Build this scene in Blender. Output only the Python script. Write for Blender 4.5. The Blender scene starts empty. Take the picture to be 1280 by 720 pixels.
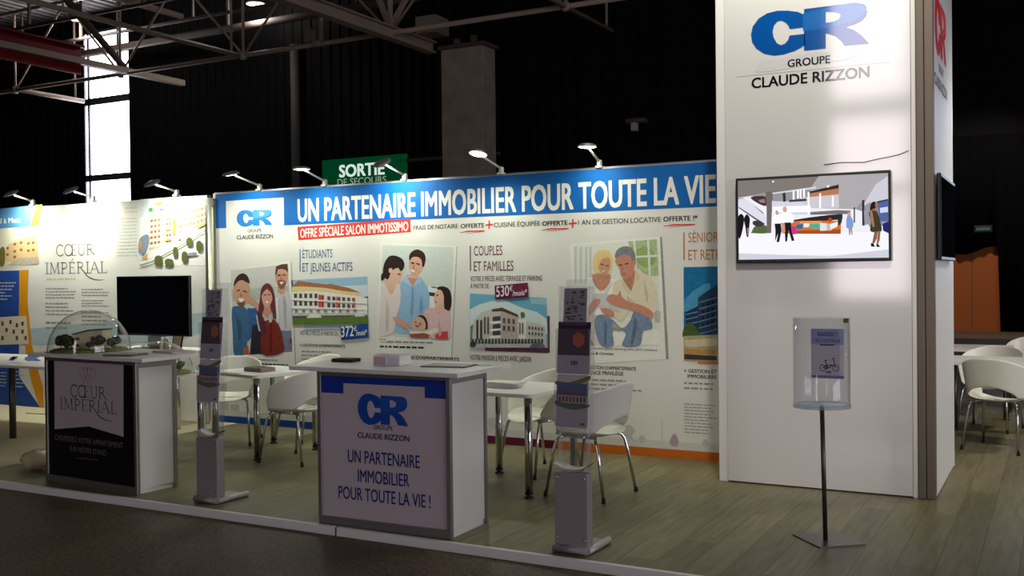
import bpy, bmesh, math, random
from mathutils import Vector, Matrix
from mathutils.geometry import tessellate_polygon
random.seed(7)
S = bpy.context.scene
COL = S.collection
PI = math.pi
def R(d): return math.radians(d)

# ------------------------------------------------------------------ camera, world, exposure
EYE = Vector((0, 0, 1.56)); FPX = 1261.65
_yaw, _pit, _rol = .4977741, -.0112932, -.0111507
_w = Vector((-math.sin(_yaw)*math.cos(_pit), math.cos(_yaw)*math.cos(_pit), math.sin(_pit)))
_r = Vector((math.cos(_yaw), math.sin(_yaw), 0)); _u = _r.cross(_w)
CR_ = math.cos(_rol)*_r + math.sin(_rol)*_u
CU_ = -math.sin(_rol)*_r + math.cos(_rol)*_u
cd = bpy.data.cameras.new('camera'); cam = bpy.data.objects.new('camera', cd); COL.objects.link(cam)
cd.sensor_width = 36; cd.lens = FPX/1280*36; cd.clip_end = 200; cd.clip_start = .05
cam.matrix_world = Matrix(((CR_.x, CU_.x, -_w.x, EYE.x), (CR_.y, CU_.y, -_w.y, EYE.y), (CR_.z, CU_.z, -_w.z, EYE.z), (0, 0, 0, 1)))
S.camera = cam
def ray(x, y): return CR_*((x-640)/FPX) + CU_*(-(y-360)/FPX) + _w

S.view_settings.view_transform = 'Standard'; S.view_settings.look = 'None'
S.view_settings.exposure = 0.0; S.view_settings.gamma = 1; S.view_settings.use_curve_mapping = False
S.cycles.use_denoising = True
S.cycles.caustics_reflective = False; S.cycles.caustics_refractive = False
S.cycles.max_bounces = 10; S.cycles.transparent_max_bounces = 24; S.cycles.sample_clamp_indirect = 4
wd = bpy.data.worlds.new('world'); S.world = wd; wd.use_nodes = True
wd.node_tree.nodes['Background'].inputs[0].default_value = (.5, .6, .8, 1)
wd.node_tree.nodes['Background'].inputs[1].default_value = .01

WALL_LAMP_W = 56.0        # arm lamps over the stand walls
TOWER_LAMP_W = 60.0
WINDOW_L = 11.0           # daylight through the hall windows
SIDE_L = 6.3              # daylight through the glazed gate on the right
LAMP_COL = (.97, 1.0, .84)

# ------------------------------------------------------------------ materials
def lin(c):
    return tuple((v/255/12.92 if v/255 <= .04045 else ((v/255+.055)/1.055)**2.4) for v in c)
_M = {}
def mat(name, c, rough=.5, metal=0, spec=.5, coat=0):
    if name in _M: return _M[name]
    m = bpy.data.materials.new(name); m.use_nodes = True
    b = m.node_tree.nodes['Principled BSDF']
    b.inputs['Base Color'].default_value = (*lin(c), 1); b.inputs['Roughness'].default_value = rough
    b.inputs['Metallic'].default_value = metal; b.inputs['Specular IOR Level'].default_value = spec
    b.inputs['Coat Weight'].default_value = coat; b.inputs['Coat Roughness'].default_value = .03
    _M[name] = m; return m
def P(*c, gl=False):            # a printing ink
    return mat(('ink_gloss_%d_%d_%d' if gl else 'ink_%d_%d_%d') % c, c, .06 if gl else .6, 0, 1.05 if gl else .2)
def PP(*c):                     # ink of a printed photograph: fine tonal mottling of the picture itself
    name = 'photo_ink_%d_%d_%d' % c
    if name in _M: return _M[name]
    m = bpy.data.materials.new(name); m.use_nodes = True; nt = m.node_tree; b = nt.nodes['Principled BSDF']
    tc = nt.nodes.new('ShaderNodeTexCoord'); n = nt.nodes.new('ShaderNodeTexNoise'); cr = nt.nodes.new('ShaderNodeValToRGB')
    n.inputs['Scale'].default_value = 34; n.inputs['Detail'].default_value = 5; n.inputs['Roughness'].default_value = .62
    l = lin(c); q = .15 if max(c) < 200 else .045
    cr.color_ramp.elements[0].position = .34; cr.color_ramp.elements[1].position = .66
    cr.color_ramp.elements[0].color = (*[v*(1-q) for v in l], 1); cr.color_ramp.elements[1].color = (*[min(1, v*(1+q)+.004) for v in l], 1)
    nt.links.new(tc.outputs['Object'], n.inputs[0]); nt.links.new(n.outputs['Fac'], cr.inputs[0]); nt.links.new(cr.outputs[0], b.inputs['Base Color'])
    b.inputs['Roughness'].default_value = .55; b.inputs['Specular IOR Level'].default_value = .2
    _M[name] = m; return m
def emit(name, c, s):
    if name in _M: return _M[name]
    m = bpy.data.materials.new(name); m.use_nodes = True; nt = m.node_tree; nt.nodes.clear()
    e = nt.nodes.new('ShaderNodeEmission'); o = nt.nodes.new('ShaderNodeOutputMaterial')
    e.inputs[0].default_value = (*lin(c), 1); e.inputs[1].default_value = s
    nt.links.new(e.outputs[0], o.inputs[0]); _M[name] = m; return m
def SC(*c): return emit('screen_%d_%d_%d' % c, c, 1.05)
def clear(name, tint=(.93, .95, .95), rough=.03, body=.04, ior=1.45, dc=(.8, .82, .84), pwr=5):
    m = bpy.data.materials.new(name); m.use_nodes = True; nt = m.node_tree; nt.nodes.clear()
    t = nt.nodes.new('ShaderNodeBsdfTransparent'); g = nt.nodes.new('ShaderNodeBsdfGlossy')
    d = nt.nodes.new('ShaderNodeBsdfDiffuse'); f = nt.nodes.new('ShaderNodeMath'); lw = nt.nodes.new('ShaderNodeLayerWeight'); pw = nt.nodes.new('ShaderNodeMath')
    a = nt.nodes.new('ShaderNodeMixShader'); b = nt.nodes.new('ShaderNodeMixShader'); o = nt.nodes.new('ShaderNodeOutputMaterial')
    t.inputs[0].default_value = (*tint, 1); g.inputs['Roughness'].default_value = rough
    d.inputs[0].default_value = (*dc, 1); f.operation = 'MULTIPLY_ADD'; f.inputs[1].default_value = .9; f.inputs[2].default_value = ((ior-1)/(ior+1))**2
    pw.operation = 'POWER'; pw.inputs[1].default_value = pwr; lw.inputs[0].default_value = .5
    nt.links.new(lw.outputs['Facing'], pw.inputs[0]); nt.links.new(pw.outputs[0], f.inputs[0])
    a.inputs[0].default_value = body
    nt.links.new(t.outputs[0], a.inputs[1]); nt.links.new(d.outputs[0], a.inputs[2])
    nt.links.new(f.outputs[0], b.inputs[0]); nt.links.new(a.outputs[0], b.inputs[1]); nt.links.new(g.outputs[0], b.inputs[2])
    nt.links.new(b.outputs[0], o.inputs[0]); return m
def noisy(name, c1, c2, scale, rough=.7, spec=.3, stretch=(1, 1, 1), bump=0, detail=6):
    m = bpy.data.materials.new(name); m.use_nodes = True; nt = m.node_tree; b = nt.nodes['Principled BSDF']
    tc = nt.nodes.new('ShaderNodeTexCoord'); mp = nt.nodes.new('ShaderNodeMapping'); n = nt.nodes.new('ShaderNodeTexNoise')
    cr = nt.nodes.new('ShaderNodeValToRGB'); mp.inputs['Scale'].default_value = stretch
    n.inputs['Scale'].default_value = scale; n.inputs['Detail'].default_value = detail
    cr.color_ramp.elements[0].color = (*lin(c1), 1); cr.color_ramp.elements[1].color = (*lin(c2), 1)
    cr.color_ramp.elements[0].position = .35; cr.color_ramp.elements[1].position = .68
    nt.links.new(tc.outputs['Object'], mp.inputs[0]); nt.links.new(mp.outputs[0], n.inputs[0])
    nt.links.new(n.outputs['Fac'], cr.inputs[0]); nt.links.new(cr.outputs[0], b.inputs['Base Color'])
    b.inputs['Roughness'].default_value = rough; b.inputs['Specular IOR Level'].default_value = spec
    if bump:
        bp = nt.nodes.new('ShaderNodeBump'); bp.inputs['Strength'].default_value = bump
        nt.links.new(n.outputs['Fac'], bp.inputs['Height']); nt.links.new(bp.outputs[0], b.inputs['Normal'])
    return m
def planks():
    m = bpy.data.materials.new('laminate_planks'); m.use_nodes = True; nt = m.node_tree; b = nt.nodes['Principled BSDF']
    L = nt.links.new
    tc = nt.nodes.new('ShaderNodeTexCoord'); mp = nt.nodes.new('ShaderNodeMapping'); mp.inputs['Rotation'].default_value = (0, 0, PI/2)
    br = nt.nodes.new('ShaderNodeTexBrick'); br.offset = .37
    for k, v in (('Scale', 1), ('Mortar Size', .0022), ('Mortar Smooth', .3), ('Bias', 0), ('Brick Width', 1.3), ('Row Height', .195)): br.inputs[k].default_value = v
    br.inputs['Color1'].default_value = (*lin((136, 129, 97)), 1); br.inputs['Color2'].default_value = (*lin((114, 108, 78)), 1)
    br.inputs['Mortar'].default_value = (*lin((58, 54, 45)), 1)
    mp2 = nt.nodes.new('ShaderNodeMapping'); mp2.inputs['Scale'].default_value = (14, 1.1, 1)
    n = nt.nodes.new('ShaderNodeTexNoise'); n.inputs['Scale'].default_value = 2.2; n.inputs['Detail'].default_value = 8; n.inputs['Distortion'].default_value = .6
    cr = nt.nodes.new('ShaderNodeValToRGB')
    cr.color_ramp.elements[0].position = .3; cr.color_ramp.elements[0].color = (.6, .58, .5, 1)
    cr.color_ramp.elements[1].position = .7; cr.color_ramp.elements[1].color = (1, 1, 1, 1)
    mx = nt.nodes.new('ShaderNodeMixRGB'); mx.blend_type = 'MULTIPLY'; mx.inputs[0].default_value = 1
    L(tc.outputs['Object'], mp.inputs[0]); L(mp.outputs[0], br.inputs[0]); L(tc.outputs['Object'], mp2.inputs[0]); L(mp2.outputs[0], n.inputs[0])
    L(n.outputs['Fac'], cr.inputs[0]); L(br.outputs['Color'], mx.inputs[1]); L(cr.outputs[0], mx.inputs[2]); L(mx.outputs[0], b.inputs['Base Color'])
    b.inputs['Roughness'].default_value = .42; b.inputs['Specular IOR Level'].default_value = .3
    return m
WHITE = mat('white_laminate', (232, 230, 226), .35)
SHELL = mat('white_plastic', (233, 231, 220), .32)
PRINT = mat('white_print_film', (226, 226, 220), .5, 0, .3)
GLOSSP = mat('white_gloss_panel', (222, 220, 217), .08, 0, 1.05)
ALU = mat('satin_aluminium', (150, 147, 143), .38, .75)
ALUD = mat('anodised_post', (122, 110, 98), .5, .35)
CHROME = mat('chrome', (205, 205, 205), .12, 1)
STEEL = mat('dark_steel', (92, 86, 80), .35, .8)
GREYMET = mat('grey_painted_metal', (158, 149, 151), .42, .2)
BLACK = mat('black_plastic', (16, 16, 18), .35)
RUBBER = mat('black_rubber', (14, 14, 14), .7)
SCREENB = mat('black_screen_glass', (9, 13, 20), .12, 0, .3)
ACRYL = clear('clear_acrylic', (.95, .96, .97), .05, .045)
DOME = clear('clear_dome_acrylic', (.965, .97, .96), .02, .012, 1.62, (.8, .82, .84), 3.4)
PAPERM = mat('white_paper', (228, 226, 222), .7)
BLACKWALL = noisy('black_cladding', (11, 11, 12), (16, 15, 16), 3, .8, .12)
DARKMET = mat('dark_painted_steel', (92, 78, 70), .6, 0, .3)
BEAM = mat('beige_painted_steel', (172, 152, 136), .55, 0, .3)
REDM = mat('dark_red_paint', (130, 30, 28), .55, 0, .3)
DECK = mat('grey_roof_deck', (84, 78, 76), .5, .3)
FLOORM = planks()
HALLF = noisy('brown_speckled_floor', (58, 48, 38), (128, 110, 88), 90, .6, .3, (1, 1, 1), .5, 3)
CONC = noisy('painted_concrete', (150, 138, 126), (170, 156, 142), 2.5, .85, .1)
ORANGE = mat('orange_panel', (176, 92, 30), .6)
CURT = mat('black_drape', (10, 10, 12), .95, 0, .05)
GRASS = noisy('model_turf', (88, 98, 40), (140, 140, 70), 40, .9, .1)
CREAM = mat('model_wall', (205, 195, 160), .7)
BROWN = mat('model_brown', (92, 74, 58), .7)
TREE = noisy('model_tree', (34, 40, 26), (74, 78, 50), 60, .95, .1)
TREER = noisy('model_tree_red', (62, 38, 34), (96, 66, 56), 60, .95, .1)
LENS = emit('lamp_lens', (255, 255, 225), 14.0)
SIGNG = emit('exit_sign_green', (4, 88, 48), .42)
SIGNW = emit('exit_sign_white', (225, 250, 230), .8)

# ------------------------------------------------------------------ objects
def props(o, label=None, cat=None, group=None, kind=None):
    if label: o['label'] = label
    if cat: o['category'] = cat
    if group: o['group'] = group
    if kind: o['kind'] = kind
    return o
def thing(name, label, cat, loc=(0, 0, 0), rz=0, group=None, kind=None):
    o = bpy.data.objects.new(name, None); COL.objects.link(o); o.empty_display_size = .1
    o.location = loc; o.rotation_euler = (0, 0, rz)
    return props(o, label, cat, group, kind)
def wm(o):
    M = Matrix.Identity(4); ch = []
    while o is not None: ch.append(o); o = o.parent
    for q in reversed(ch): M = M @ (Matrix.Translation(q.location) @ q.rotation_euler.to_matrix().to_4x4())
    return M
class MB:
    def __init__(s): s.bm = bmesh.new(); s.mats = []
    def mi(s, m):
        if m not in s.mats: s.mats.append(m)
        return s.mats.index(m)
    def face(s, pts, m, smooth=False):
        f = s.bm.faces.new([s.bm.verts.new(p) for p in pts]); f.material_index = s.mi(m); f.smooth = smooth; return f
    def box(s, x0, x1, y0, y1, z0, z1, m, bev=0, M=None):
        vs = [s.bm.verts.new((x, y, z)) for z in (z0, z1) for x, y in ((x0, y0), (x1, y0), (x1, y1), (x0, y1))]
        k = s.mi(m); fs = []
        for q in ((3, 2, 1, 0), (4, 5, 6, 7), (0, 1, 5, 4), (1, 2, 6, 5), (2, 3, 7, 6), (3, 0, 4, 7)):
            f = s.bm.faces.new([vs[i] for i in q]); f.material_index = k; fs.append(f)
        if bev:
            es = list({e for f in fs for e in f.edges})
            r = bmesh.ops.bevel(s.bm, geom=es, offset=bev, segments=2, affect='EDGES', profile=.5, clamp_overlap=True)
            for f in r['faces']: f.material_index = k
            vs = list({v for f in r['faces'] for v in f.verts} | {v for v in vs if v.is_valid})
        if M is not None:
            for v in vs: v.co = M @ v.co
        return s
    def prism(s, pts, lo, hi, m, fn=None):
        """polygon extruded from lo to hi; fn(u, v, h) -> point (default: u=x, v=y, h=z)"""
        fn = fn or (lambda u, v, h: (u, v, h)); k = s.mi(m); n = len(pts)
        a = [s.bm.verts.new(fn(u, v, lo)) for u, v in pts]; b = [s.bm.verts.new(fn(u, v, hi)) for u, v in pts]
        fs = [s.bm.faces.new(a[::-1]), s.bm.faces.new(b)] + [s.bm.faces.new((a[i], a[(i+1) % n], b[(i+1) % n], b[i])) for i in range(n)]
        for f in fs: f.material_index = k
        return s
    def tube(s, pts, r, m, n=10, caps=True):
        pts = [Vector(p) for p in pts]; k = s.mi(m); rings = []
        rr = r if isinstance(r, (list, tuple)) else [r]*len(pts)
        for i, p in enumerate(pts):
            t = (pts[min(i+1, len(pts)-1)] - pts[max(i-1, 0)]).normalized()
            a = t.cross(Vector((0, 0, 1)) if abs(t.z) < .9 else Vector((1, 0, 0))).normalized(); b = t.cross(a)
            if rings and i:      # keep the frame from flipping
                a0 = la - t*la.dot(t)
                if a0.length > 1e-5: a = a0.normalized(); b = t.cross(a)
            la = a
            rings.append([s.bm.verts.new(p + (a*math.cos(2*PI*j/n) + b*math.sin(2*PI*j/n))*rr[i]) for j in range(n)])
        for q, w in zip(rings, rings[1:]):
            for j in range(n):
                f = s.bm.faces.new((q[j], q[(j+1) % n], w[(j+1) % n], w[j])); f.smooth = True; f.material_index = k
        if caps:
            for q in (rings[0][::-1], rings[-1]): f = s.bm.faces.new(q); f.material_index = k
        return s
    def lathe(s, prof, c, m, n=32, sx=1, sy=1):
        k = s.mi(m); rings = []
        for r, z in prof:
            if r < 1e-5: rings.append([s.bm.verts.new((c[0], c[1], c[2]+z))])
            else: rings.append([s.bm.verts.new((c[0]+sx*r*math.cos(2*PI*j/n), c[1]+sy*r*math.sin(2*PI*j/n), c[2]+z)) for j in range(n)])
        for q, w in zip(rings, rings[1:]):
            for j in range(n):
                a, b = q[j % len(q)], q[(j+1) % len(q)]; d, e = w[j % len(w)], w[(j+1) % len(w)]
                vs = [a] + ([b] if b is not a else []) + ([e] if e is not d else []) + [d]
                f = s.bm.faces.new(vs); f.smooth = True; f.material_index = k
        return s
    def grid(s, rows, m, smooth=True, closed=False):
        k = s.mi(m); vs = [[s.bm.verts.new(p) for p in r] for r in rows]; n = len(vs[0])
        for q, w in zip(vs, vs[1:]):
            for j in range(n if closed else n-1):
                f = s.bm.faces.new((q[j], q[(j+1) % n], w[(j+1) % n], w[j])); f.smooth = smooth; f.material_index = k
        return s
    def blob(s, c, r, m, sq=(1, 1, 1), amp=.25, sub=2, seed=0):
        rg = random.Random(seed); ret = bmesh.ops.create_icosphere(s.bm, subdivisions=sub, radius=1); k = s.mi(m)
        for v in ret['verts']:
            q = 1 + rg.uniform(-amp, amp)
            v.co = Vector((c[0]+v.co.x*r*sq[0]*q, c[1]+v.co.y*r*sq[1]*q, c[2]+v.co.z*r*sq[2]*q))
        for f in {f for v in ret['verts'] for f in v.link_faces}: f.material_index = k; f.smooth = True
        return s
    def build(s, name, parent=None, local=False, label=None):
        me = bpy.data.meshes.new(name)
        if parent is not None and not local: s.bm.transform(wm(parent).inverted())
        s.bm.to_mesh(me); s.bm.free()
        for m in s.mats: me.materials.append(m)
        o = bpy.data.objects.new(name, me); COL.objects.link(o); o.parent = parent
        if label: o['label'] = label
        return o
def copy_tree(o, parent=None):
    c = o.copy(); COL.objects.link(c); c.parent = parent
    for ch in list(o.children): copy_tree(ch, c)
    return c
def struct(o): o['kind'] = 'structure'; return o
def rotM(x, y, rz, z=0): return Matrix.Translation((x, y, z)) @ Matrix.Rotation(rz, 4, 'Z')

# ------------------------------------------------------------------ flat printing on a plane
class Frame:
    """a plane: origin, horizontal reading direction, outward normal"""
    def __init__(s, o, ux, n, base=.0012, up=(0, 0, 1)):
        s.o = Vector(o); s.ux = Vector(ux).normalized(); s.n = Vector(n).normalized(); s.up = Vector(up); s.base = base
    def px(s, x, y):
        d = ray(x, y); t = (s.o-EYE).dot(s.n)/d.dot(s.n); q = EYE + d*t - s.o
        return q.dot(s.ux), q.dot(s.up)
    def pt(s, u, v, k=0): return s.o + s.ux*u + s.up*v + s.n*(s.base + k*.00013)
def smooth(pts, n=4):
    out = []; N = len(pts)
    for i in range(N):
        p0, p1, p2, p3 = (Vector(pts[(i+j-1) % N]).to_2d() for j in range(4))
        for q in range(n):
            t = q/n
            out.append(tuple(.5*((2*p1) + (p2-p0)*t + (2*p0-5*p1+4*p2-p3)*t*t + (3*p1-p0-3*p2+p3)*t**3)))
    return out
def fill(mb, fr, uv, m, k=0, holes=()):
    polys = [[Vector((u, v, 0)) for u, v in q] for q in (uv, *holes)]
    flat = [q for pl in polys for q in pl]
    vs = [mb.bm.verts.new(fr.pt(q.x, q.y, k)) for q in flat]; mi = mb.mi(m)
    for t in tessellate_polygon(polys):
        try: f = mb.bm.faces.new([vs[i] for i in t])
        except ValueError: continue
        f.normal_update()
        if f.normal.dot(fr.n) < 0: f.normal_flip()
        f.material_index = mi
def ribbon(mb, fr, uv, w, m, k=0):
    pts = [Vector(q) for q in uv]; L, Rr = [], []
    for i, p in enumerate(pts):
        t = (pts[min(i+1, len(pts)-1)] - pts[max(i-1, 0)])
        if t.length < 1e-9: t = Vector((1, 0))
        t.normalize(); nn = Vector((-t.y, t.x))*((w[i] if isinstance(w, (list, tuple)) else w)/2)
        L.append(p+nn); Rr.append(p-nn)
    for i in range(len(pts)-1): fill(mb, fr, [L[i], L[i+1], Rr[i+1], Rr[i]], m, k)
def art(name, parent, fr, crop, layers, k0=0, P_=P, label=None):
    """layers: (colour, points[, 's' smooth / 'l' line, width]) in the pixels of a crop (ox, oy, scale)"""
    ox, oy, sc = crop; mb = MB()
    for i, la in enumerate(layers):
        c, pts = la[0], la[1]; mode = la[2] if len(la) > 2 else ''
        m = P_(*c) if isinstance(c, tuple) else c
        if mode == 's': pts = smooth(pts)
        uv = [fr.px(ox+x/sc, oy+y/sc) for x, y in pts]
        if mode == 'l': ribbon(mb, fr, uv, la[3], m, k0+i)
        else: fill(mb, fr, uv, m, k0+i)
    return mb.build(name, parent, label=label)
_tc = {}
def glyphs(txt, bold, space=1.0):
    key = (txt, bold, space)
    if key in _tc: return _tc[key]
    cu = bpy.data.curves.new('t', 'FONT'); cu.body = txt; cu.size = 1; cu.offset = bold; cu.resolution_u = 3; cu.space_character = space
    ob = bpy.data.objects.new('t', cu); COL.objects.link(ob)
    dg = bpy.context.evaluated_depsgraph_get(); me = bpy.data.meshes.new_from_object(ob.evaluated_get(dg))
    vs = [(v.co.x, v.co.y) for v in me.vertices]; fs = [tuple(p.vertices) for p in me.polygons]
    bpy.data.objects.remove(ob); bpy.data.curves.remove(cu); bpy.data.meshes.remove(me)
    _tc[key] = (vs, fs); return vs, fs
CAPH = None
def capheight(bold):
    vs, _ = glyphs('H', bold); return min(v[1] for v in vs), max(v[1] for v in vs)
def text_uv(mb, fr, txt, u0, u1, v0, cap, m, bold=0, k=0, slope=0, space=1.0):
    b_ = max(bold, 0); vs, fs = glyphs(txt, min(bold, 0), space); lo, hi = capheight(min(bold, 0))
    x0 = min(v[0] for v in vs)-b_; x1 = max(v[0] for v in vs)+b_; lo -= b_*.6; hi += b_*.6
    sx = (u1-u0)/(x1-x0); sy = cap/(hi-lo); mi = mb.mi(m)
    shifts = [(0, 0)] if b_ == 0 else [(-b_, -b_*.6), (b_, -b_*.6), (-b_, b_*.6), (b_, b_*.6)]+([(0, -b_*.6), (0, b_*.6), (-b_, 0), (b_, 0)] if b_ > .02 else [])
    for si, (ex, ey) in enumerate(shifts):
      q = [mb.bm.verts.new(fr.pt(u0+(x+ex-x0)*sx, v0+(y+ey-lo)*sy+slope*(x+ex-x0)*sx, k+si*.05)) for x, y in vs]
      for f in fs:
        try: F = mb.bm.faces.new([q[i] for i in f])
        except ValueError: continue
        F.normal_update()
        if F.normal.dot(fr.n) < 0: F.normal_flip()
        F.material_index = mi
def text_px(mb, fr, txt, p0, p1, cap, m, bold=0, k=0, flat=True, space=1.0):
    """p0, p1: pixel ends of the baseline; cap: capital height in pixels at the left end"""
    u0, v0 = fr.px(*p0); u1, v1 = fr.px(*p1); vt = fr.px(p0[0], p0[1]-cap)[1]; h = vt-v0
    if flat: text_uv(mb, fr, txt, u0, u1, (v0+v1)/2, h, m, bold, k, 0, space)
    else: text_uv(mb, fr, txt, u0, u1, v0, h, m, bold, k, (v1-v0)/(u1-u0), space)
def lettering(name, parent, fr, rows, k=3, label=None):
    mb = MB()
    for r in rows: text_px(mb, fr, r[0], r[1], r[2], r[3], r[4], r[5] if len(r) > 5 else 0, k, r[6] if len(r) > 6 else True)
    return mb.build(name, parent, label=label)
def greek(mb, fr, x0, x1, y0, y1, n, m, k=2, ragged=True, crop=None, th=.35):
    """body copy too small to read in the photograph: rows of fine broken lines"""
    rg = random.Random(int(x0*7+y0*13)); ox, oy, sc = crop or (0, 0, 1)
    a0 = fr.px(ox+x0/sc, oy+y0/sc); a1 = fr.px(ox+x1/sc, oy+y1/sc); H = (a0[1]-fr.px(ox+x0/sc, oy+y1/sc)[1])/n
    for i in range(n):
        v = a0[1]-H*(i+.5); W = (a1[0]-a0[0])*(rg.uniform(.7, 1) if ragged else 1); u = a0[0]
        while u < a0[0]+W:
            w = H*rg.uniform(.5, 1.9); ue = min(u+w, a0[0]+W)
            fill(mb, fr, [(u, v-H*th/2), (ue, v-H*th/2), (ue, v+H*th/2), (u, v+H*th/2)], m, k); u = ue+H*.3

# ---- the CR monogram, traced once, in units of its own width
TOWF = Frame((0, 7.42, 0), (1, 0, 0), (0, -1, 0))
_lc = (900, 0, 5.565)
_C = [(585, 95), (540, 72), (470, 62), (400, 62), (330, 80), (270, 120), (230, 180), (217, 240), (225, 300), (255, 350), (310, 390), (380, 405), (450, 395), (520, 370), (560, 348), (592, 325), (592, 240),
      (484, 252), (475, 285), (455, 312), (425, 325), (395, 308), (374, 265), (367, 220), (378, 172), (402, 144), (430, 138), (460, 155), (478, 180), (486, 204), (592, 190)]
_R = [(585, 52), (735, 33), (850, 18), (940, 18), (1000, 40), (1022, 75), (1015, 110), (985, 145), (930, 175), (868, 192), (930, 215), (985, 260), (1035, 320), (865, 335), (845, 300), (805, 262), (765, 245), (735, 240), (735, 354), (585, 370)]
_H = [(735, 75), (790, 75), (830, 88), (840, 108), (825, 132), (790, 150), (735, 158)]
_G = [(1035, 320), (1000, 278), (960, 238), (925, 213), (868, 192), (735, 158), (600, 150), (480, 215), (300, 280), (225, 310), (260, 352), (310, 390), (380, 405), (470, 392), (585, 345), (585, 370), (735, 354), (735, 240), (765, 245), (805, 262), (845, 300), (865, 335)]
def _norm(pts): return [TOWF.px(_lc[0]+x/_lc[2], _lc[1]+y/_lc[2]) for x, y in pts]
_C, _R, _H = _norm(_C), _norm(_R), _norm(_H)
_ux0 = min(u for u, v in _C); _uw = max(u for u, v in _R)-_ux0; _v0 = min(v for u, v in _C); _vh = max(v for u, v in _R)-_v0
def _nn(pts): return [((u-_ux0)/_uw, (v-_v0)/_vh) for u, v in pts]
_C, _R, _H = _nn(_C), _nn(_R), _nn(_H)
def monogram(mb, fr, u0, u1, v0, v1, m1, m2=None, k=3):
    f = lambda pts: [(u0+(u1-u0)*a, v0+(v1-v0)*b) for a, b in pts]
    fill(mb, fr, f(_C), m1, k); fill(mb, fr, f(_R), m1, k, [f(_H)])
    if m2:   # the paler sheen that belongs to the printed mark
        fill(mb, fr, f([(.455, .50), (.455, .90), (.64, .955), (.78, .995), (.89, .995), (.965, .93), (.985, .84), (.97, .75), (.93, .665), (.865, .59), (.79, .545), (.635, .50)]), m2, k+.5, [f(_H)])

# ---- slim serif capitals for the CŒUR IMPÉRIAL print
def _arc(cx, cy, rx, ry, a0, a1, n=14): return [(cx+rx*math.cos(R(a0+(a1-a0)*i/n)), cy+ry*math.sin(R(a0+(a1-a0)*i/n))) for i in range(n+1)]
def _ser(x, y, w=.17): return ([(x-w, y), (x+w, y)], .035)
SERIF = {
 'I': (.40, [([(.2, 0), (.2, 1)], .10), _ser(.2, .02), _ser(.2, .98)]),
 'C': (.86, [(_arc(.47, .5, .40, .5, 48, 312), .085), ([(.76, .70), (.76, .97)], .035), ([(.76, .05), (.76, .26)], .035)]),
 'Œ': (1.30, [(_arc(.45, .5, .40, .5, 0, 360, 20), .085), ([(.85, 0), (.85, 1)], .09), ([(.70, .98), (1.22, .98)], .04), ([(.70, .02), (1.24, .02)], .04), ([(.85, .52), (1.12, .52)], .035), ([(1.22, .98), (1.22, .80)], .035), ([(1.24, .02), (1.24, .22)], .035), ([(1.12, .42), (1.12, .62)], .03)]),
 'U': (.92, [([(.2, 1), (.2, .32)] + _arc(.47, .32, .27, .32, 180, 360) + [(.74, 1)], .075), _ser(.2, .98), _ser(.74, .98)]),
 'R': (.88, [([(.2, 0), (.2, 1)], .10), _ser(.2, .02), _ser(.2, .98), ([(.2, .97)] + _arc(.36, .74, .27, .23, 90, -90) + [(.2, .51)], .07), ([(.42, .50), (.86, 0)], .085)]),
 'M': (1.12, [([(.18, 0), (.22, 1)], .05), ([(.22, 1), (.56, .06)], .09), ([(.56, .06), (.90, 1)], .05), ([(.90, 1), (.94, 0)], .10), _ser(.18, .02, .13), _ser(.94, .02, .15), _ser(.17, .98, .09), _ser(.95, .98, .09)]),
 'P': (.76, [([(.2, 0), (.2, 1)], .10), _ser(.2, .02), _ser(.2, .98), ([(.2, .97)] + _arc(.36, .71, .29, .26, 90, -90) + [(.2, .45)], .07)]),
 'É': (.78, [([(.2, 0), (.2, 1)], .10), ([(.05, .98), (.64, .98)], .04), ([(.05, .02), (.68, .02)], .04), ([(.2, .52), (.54, .52)], .035), ([(.64, .98), (.64, .80)], .035), ([(.68, .02), (.68, .22)], .035), ([(.54, .42), (.54, .62)], .03), ([(.33, 1.12), (.52, 1.30)], .06)]),
 'A': (.96, [([(.08, 0), (.46, 1)], .045), ([(.46, 1), (.84, 0)], .10), ([(.22, .36), (.68, .36)], .035), _ser(.08, .02, .12), _ser(.84, .02, .14)]),
 'L': (.74, [([(.2, 0), (.2, 1)], .10), _ser(.2, .98), ([(.05, .02), (.66, .02)], .04), ([(.66, .02), (.66, .24)], .035)]),
}
def serif_text(mb, fr, txt, u0, u1, v0, cap, m, k=3, tail=None):
    W = sum(SERIF[c][0] for c in txt); sx = (u1-u0)/W; u = u0
    for i, c in enumerate(txt):
        w, st = SERIF[c]
        for pts, t in st: ribbon(mb, fr, [(u+x*sx, v0+y*cap) for x, y in pts], t*(cap+sx)/2, m, k)
        if tail == i: ribbon(mb, fr, [(u+x*sx, v0+y*cap) for x, y in ((.80, .06), (1.0, -.2), (1.35, -.42), (1.75, -.56), (2.2, -.60), (2.6, -.55))], [.10*cap, .11*cap, .10*cap, .08*cap, .05*cap, .02*cap], m, k)
        u += w*sx
def crest(mb, fr, uc, vc, w, h, m, k=3):
    for dx, q in ((-.27, 1), (0, 1), (.27, 1)):
        heart = [(dx*w+.30*w*math.sin(t)**3*q, h*(.04+.030*(13*math.cos(t)-5*math.cos(2*t)-2*math.cos(3*t)-math.cos(4*t)))) for t in [2*PI*i/28 for i in range(29)]]
        ribbon(mb, fr, [(uc+a, vc+b) for a, b in heart], w*.022, m, k)

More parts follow.
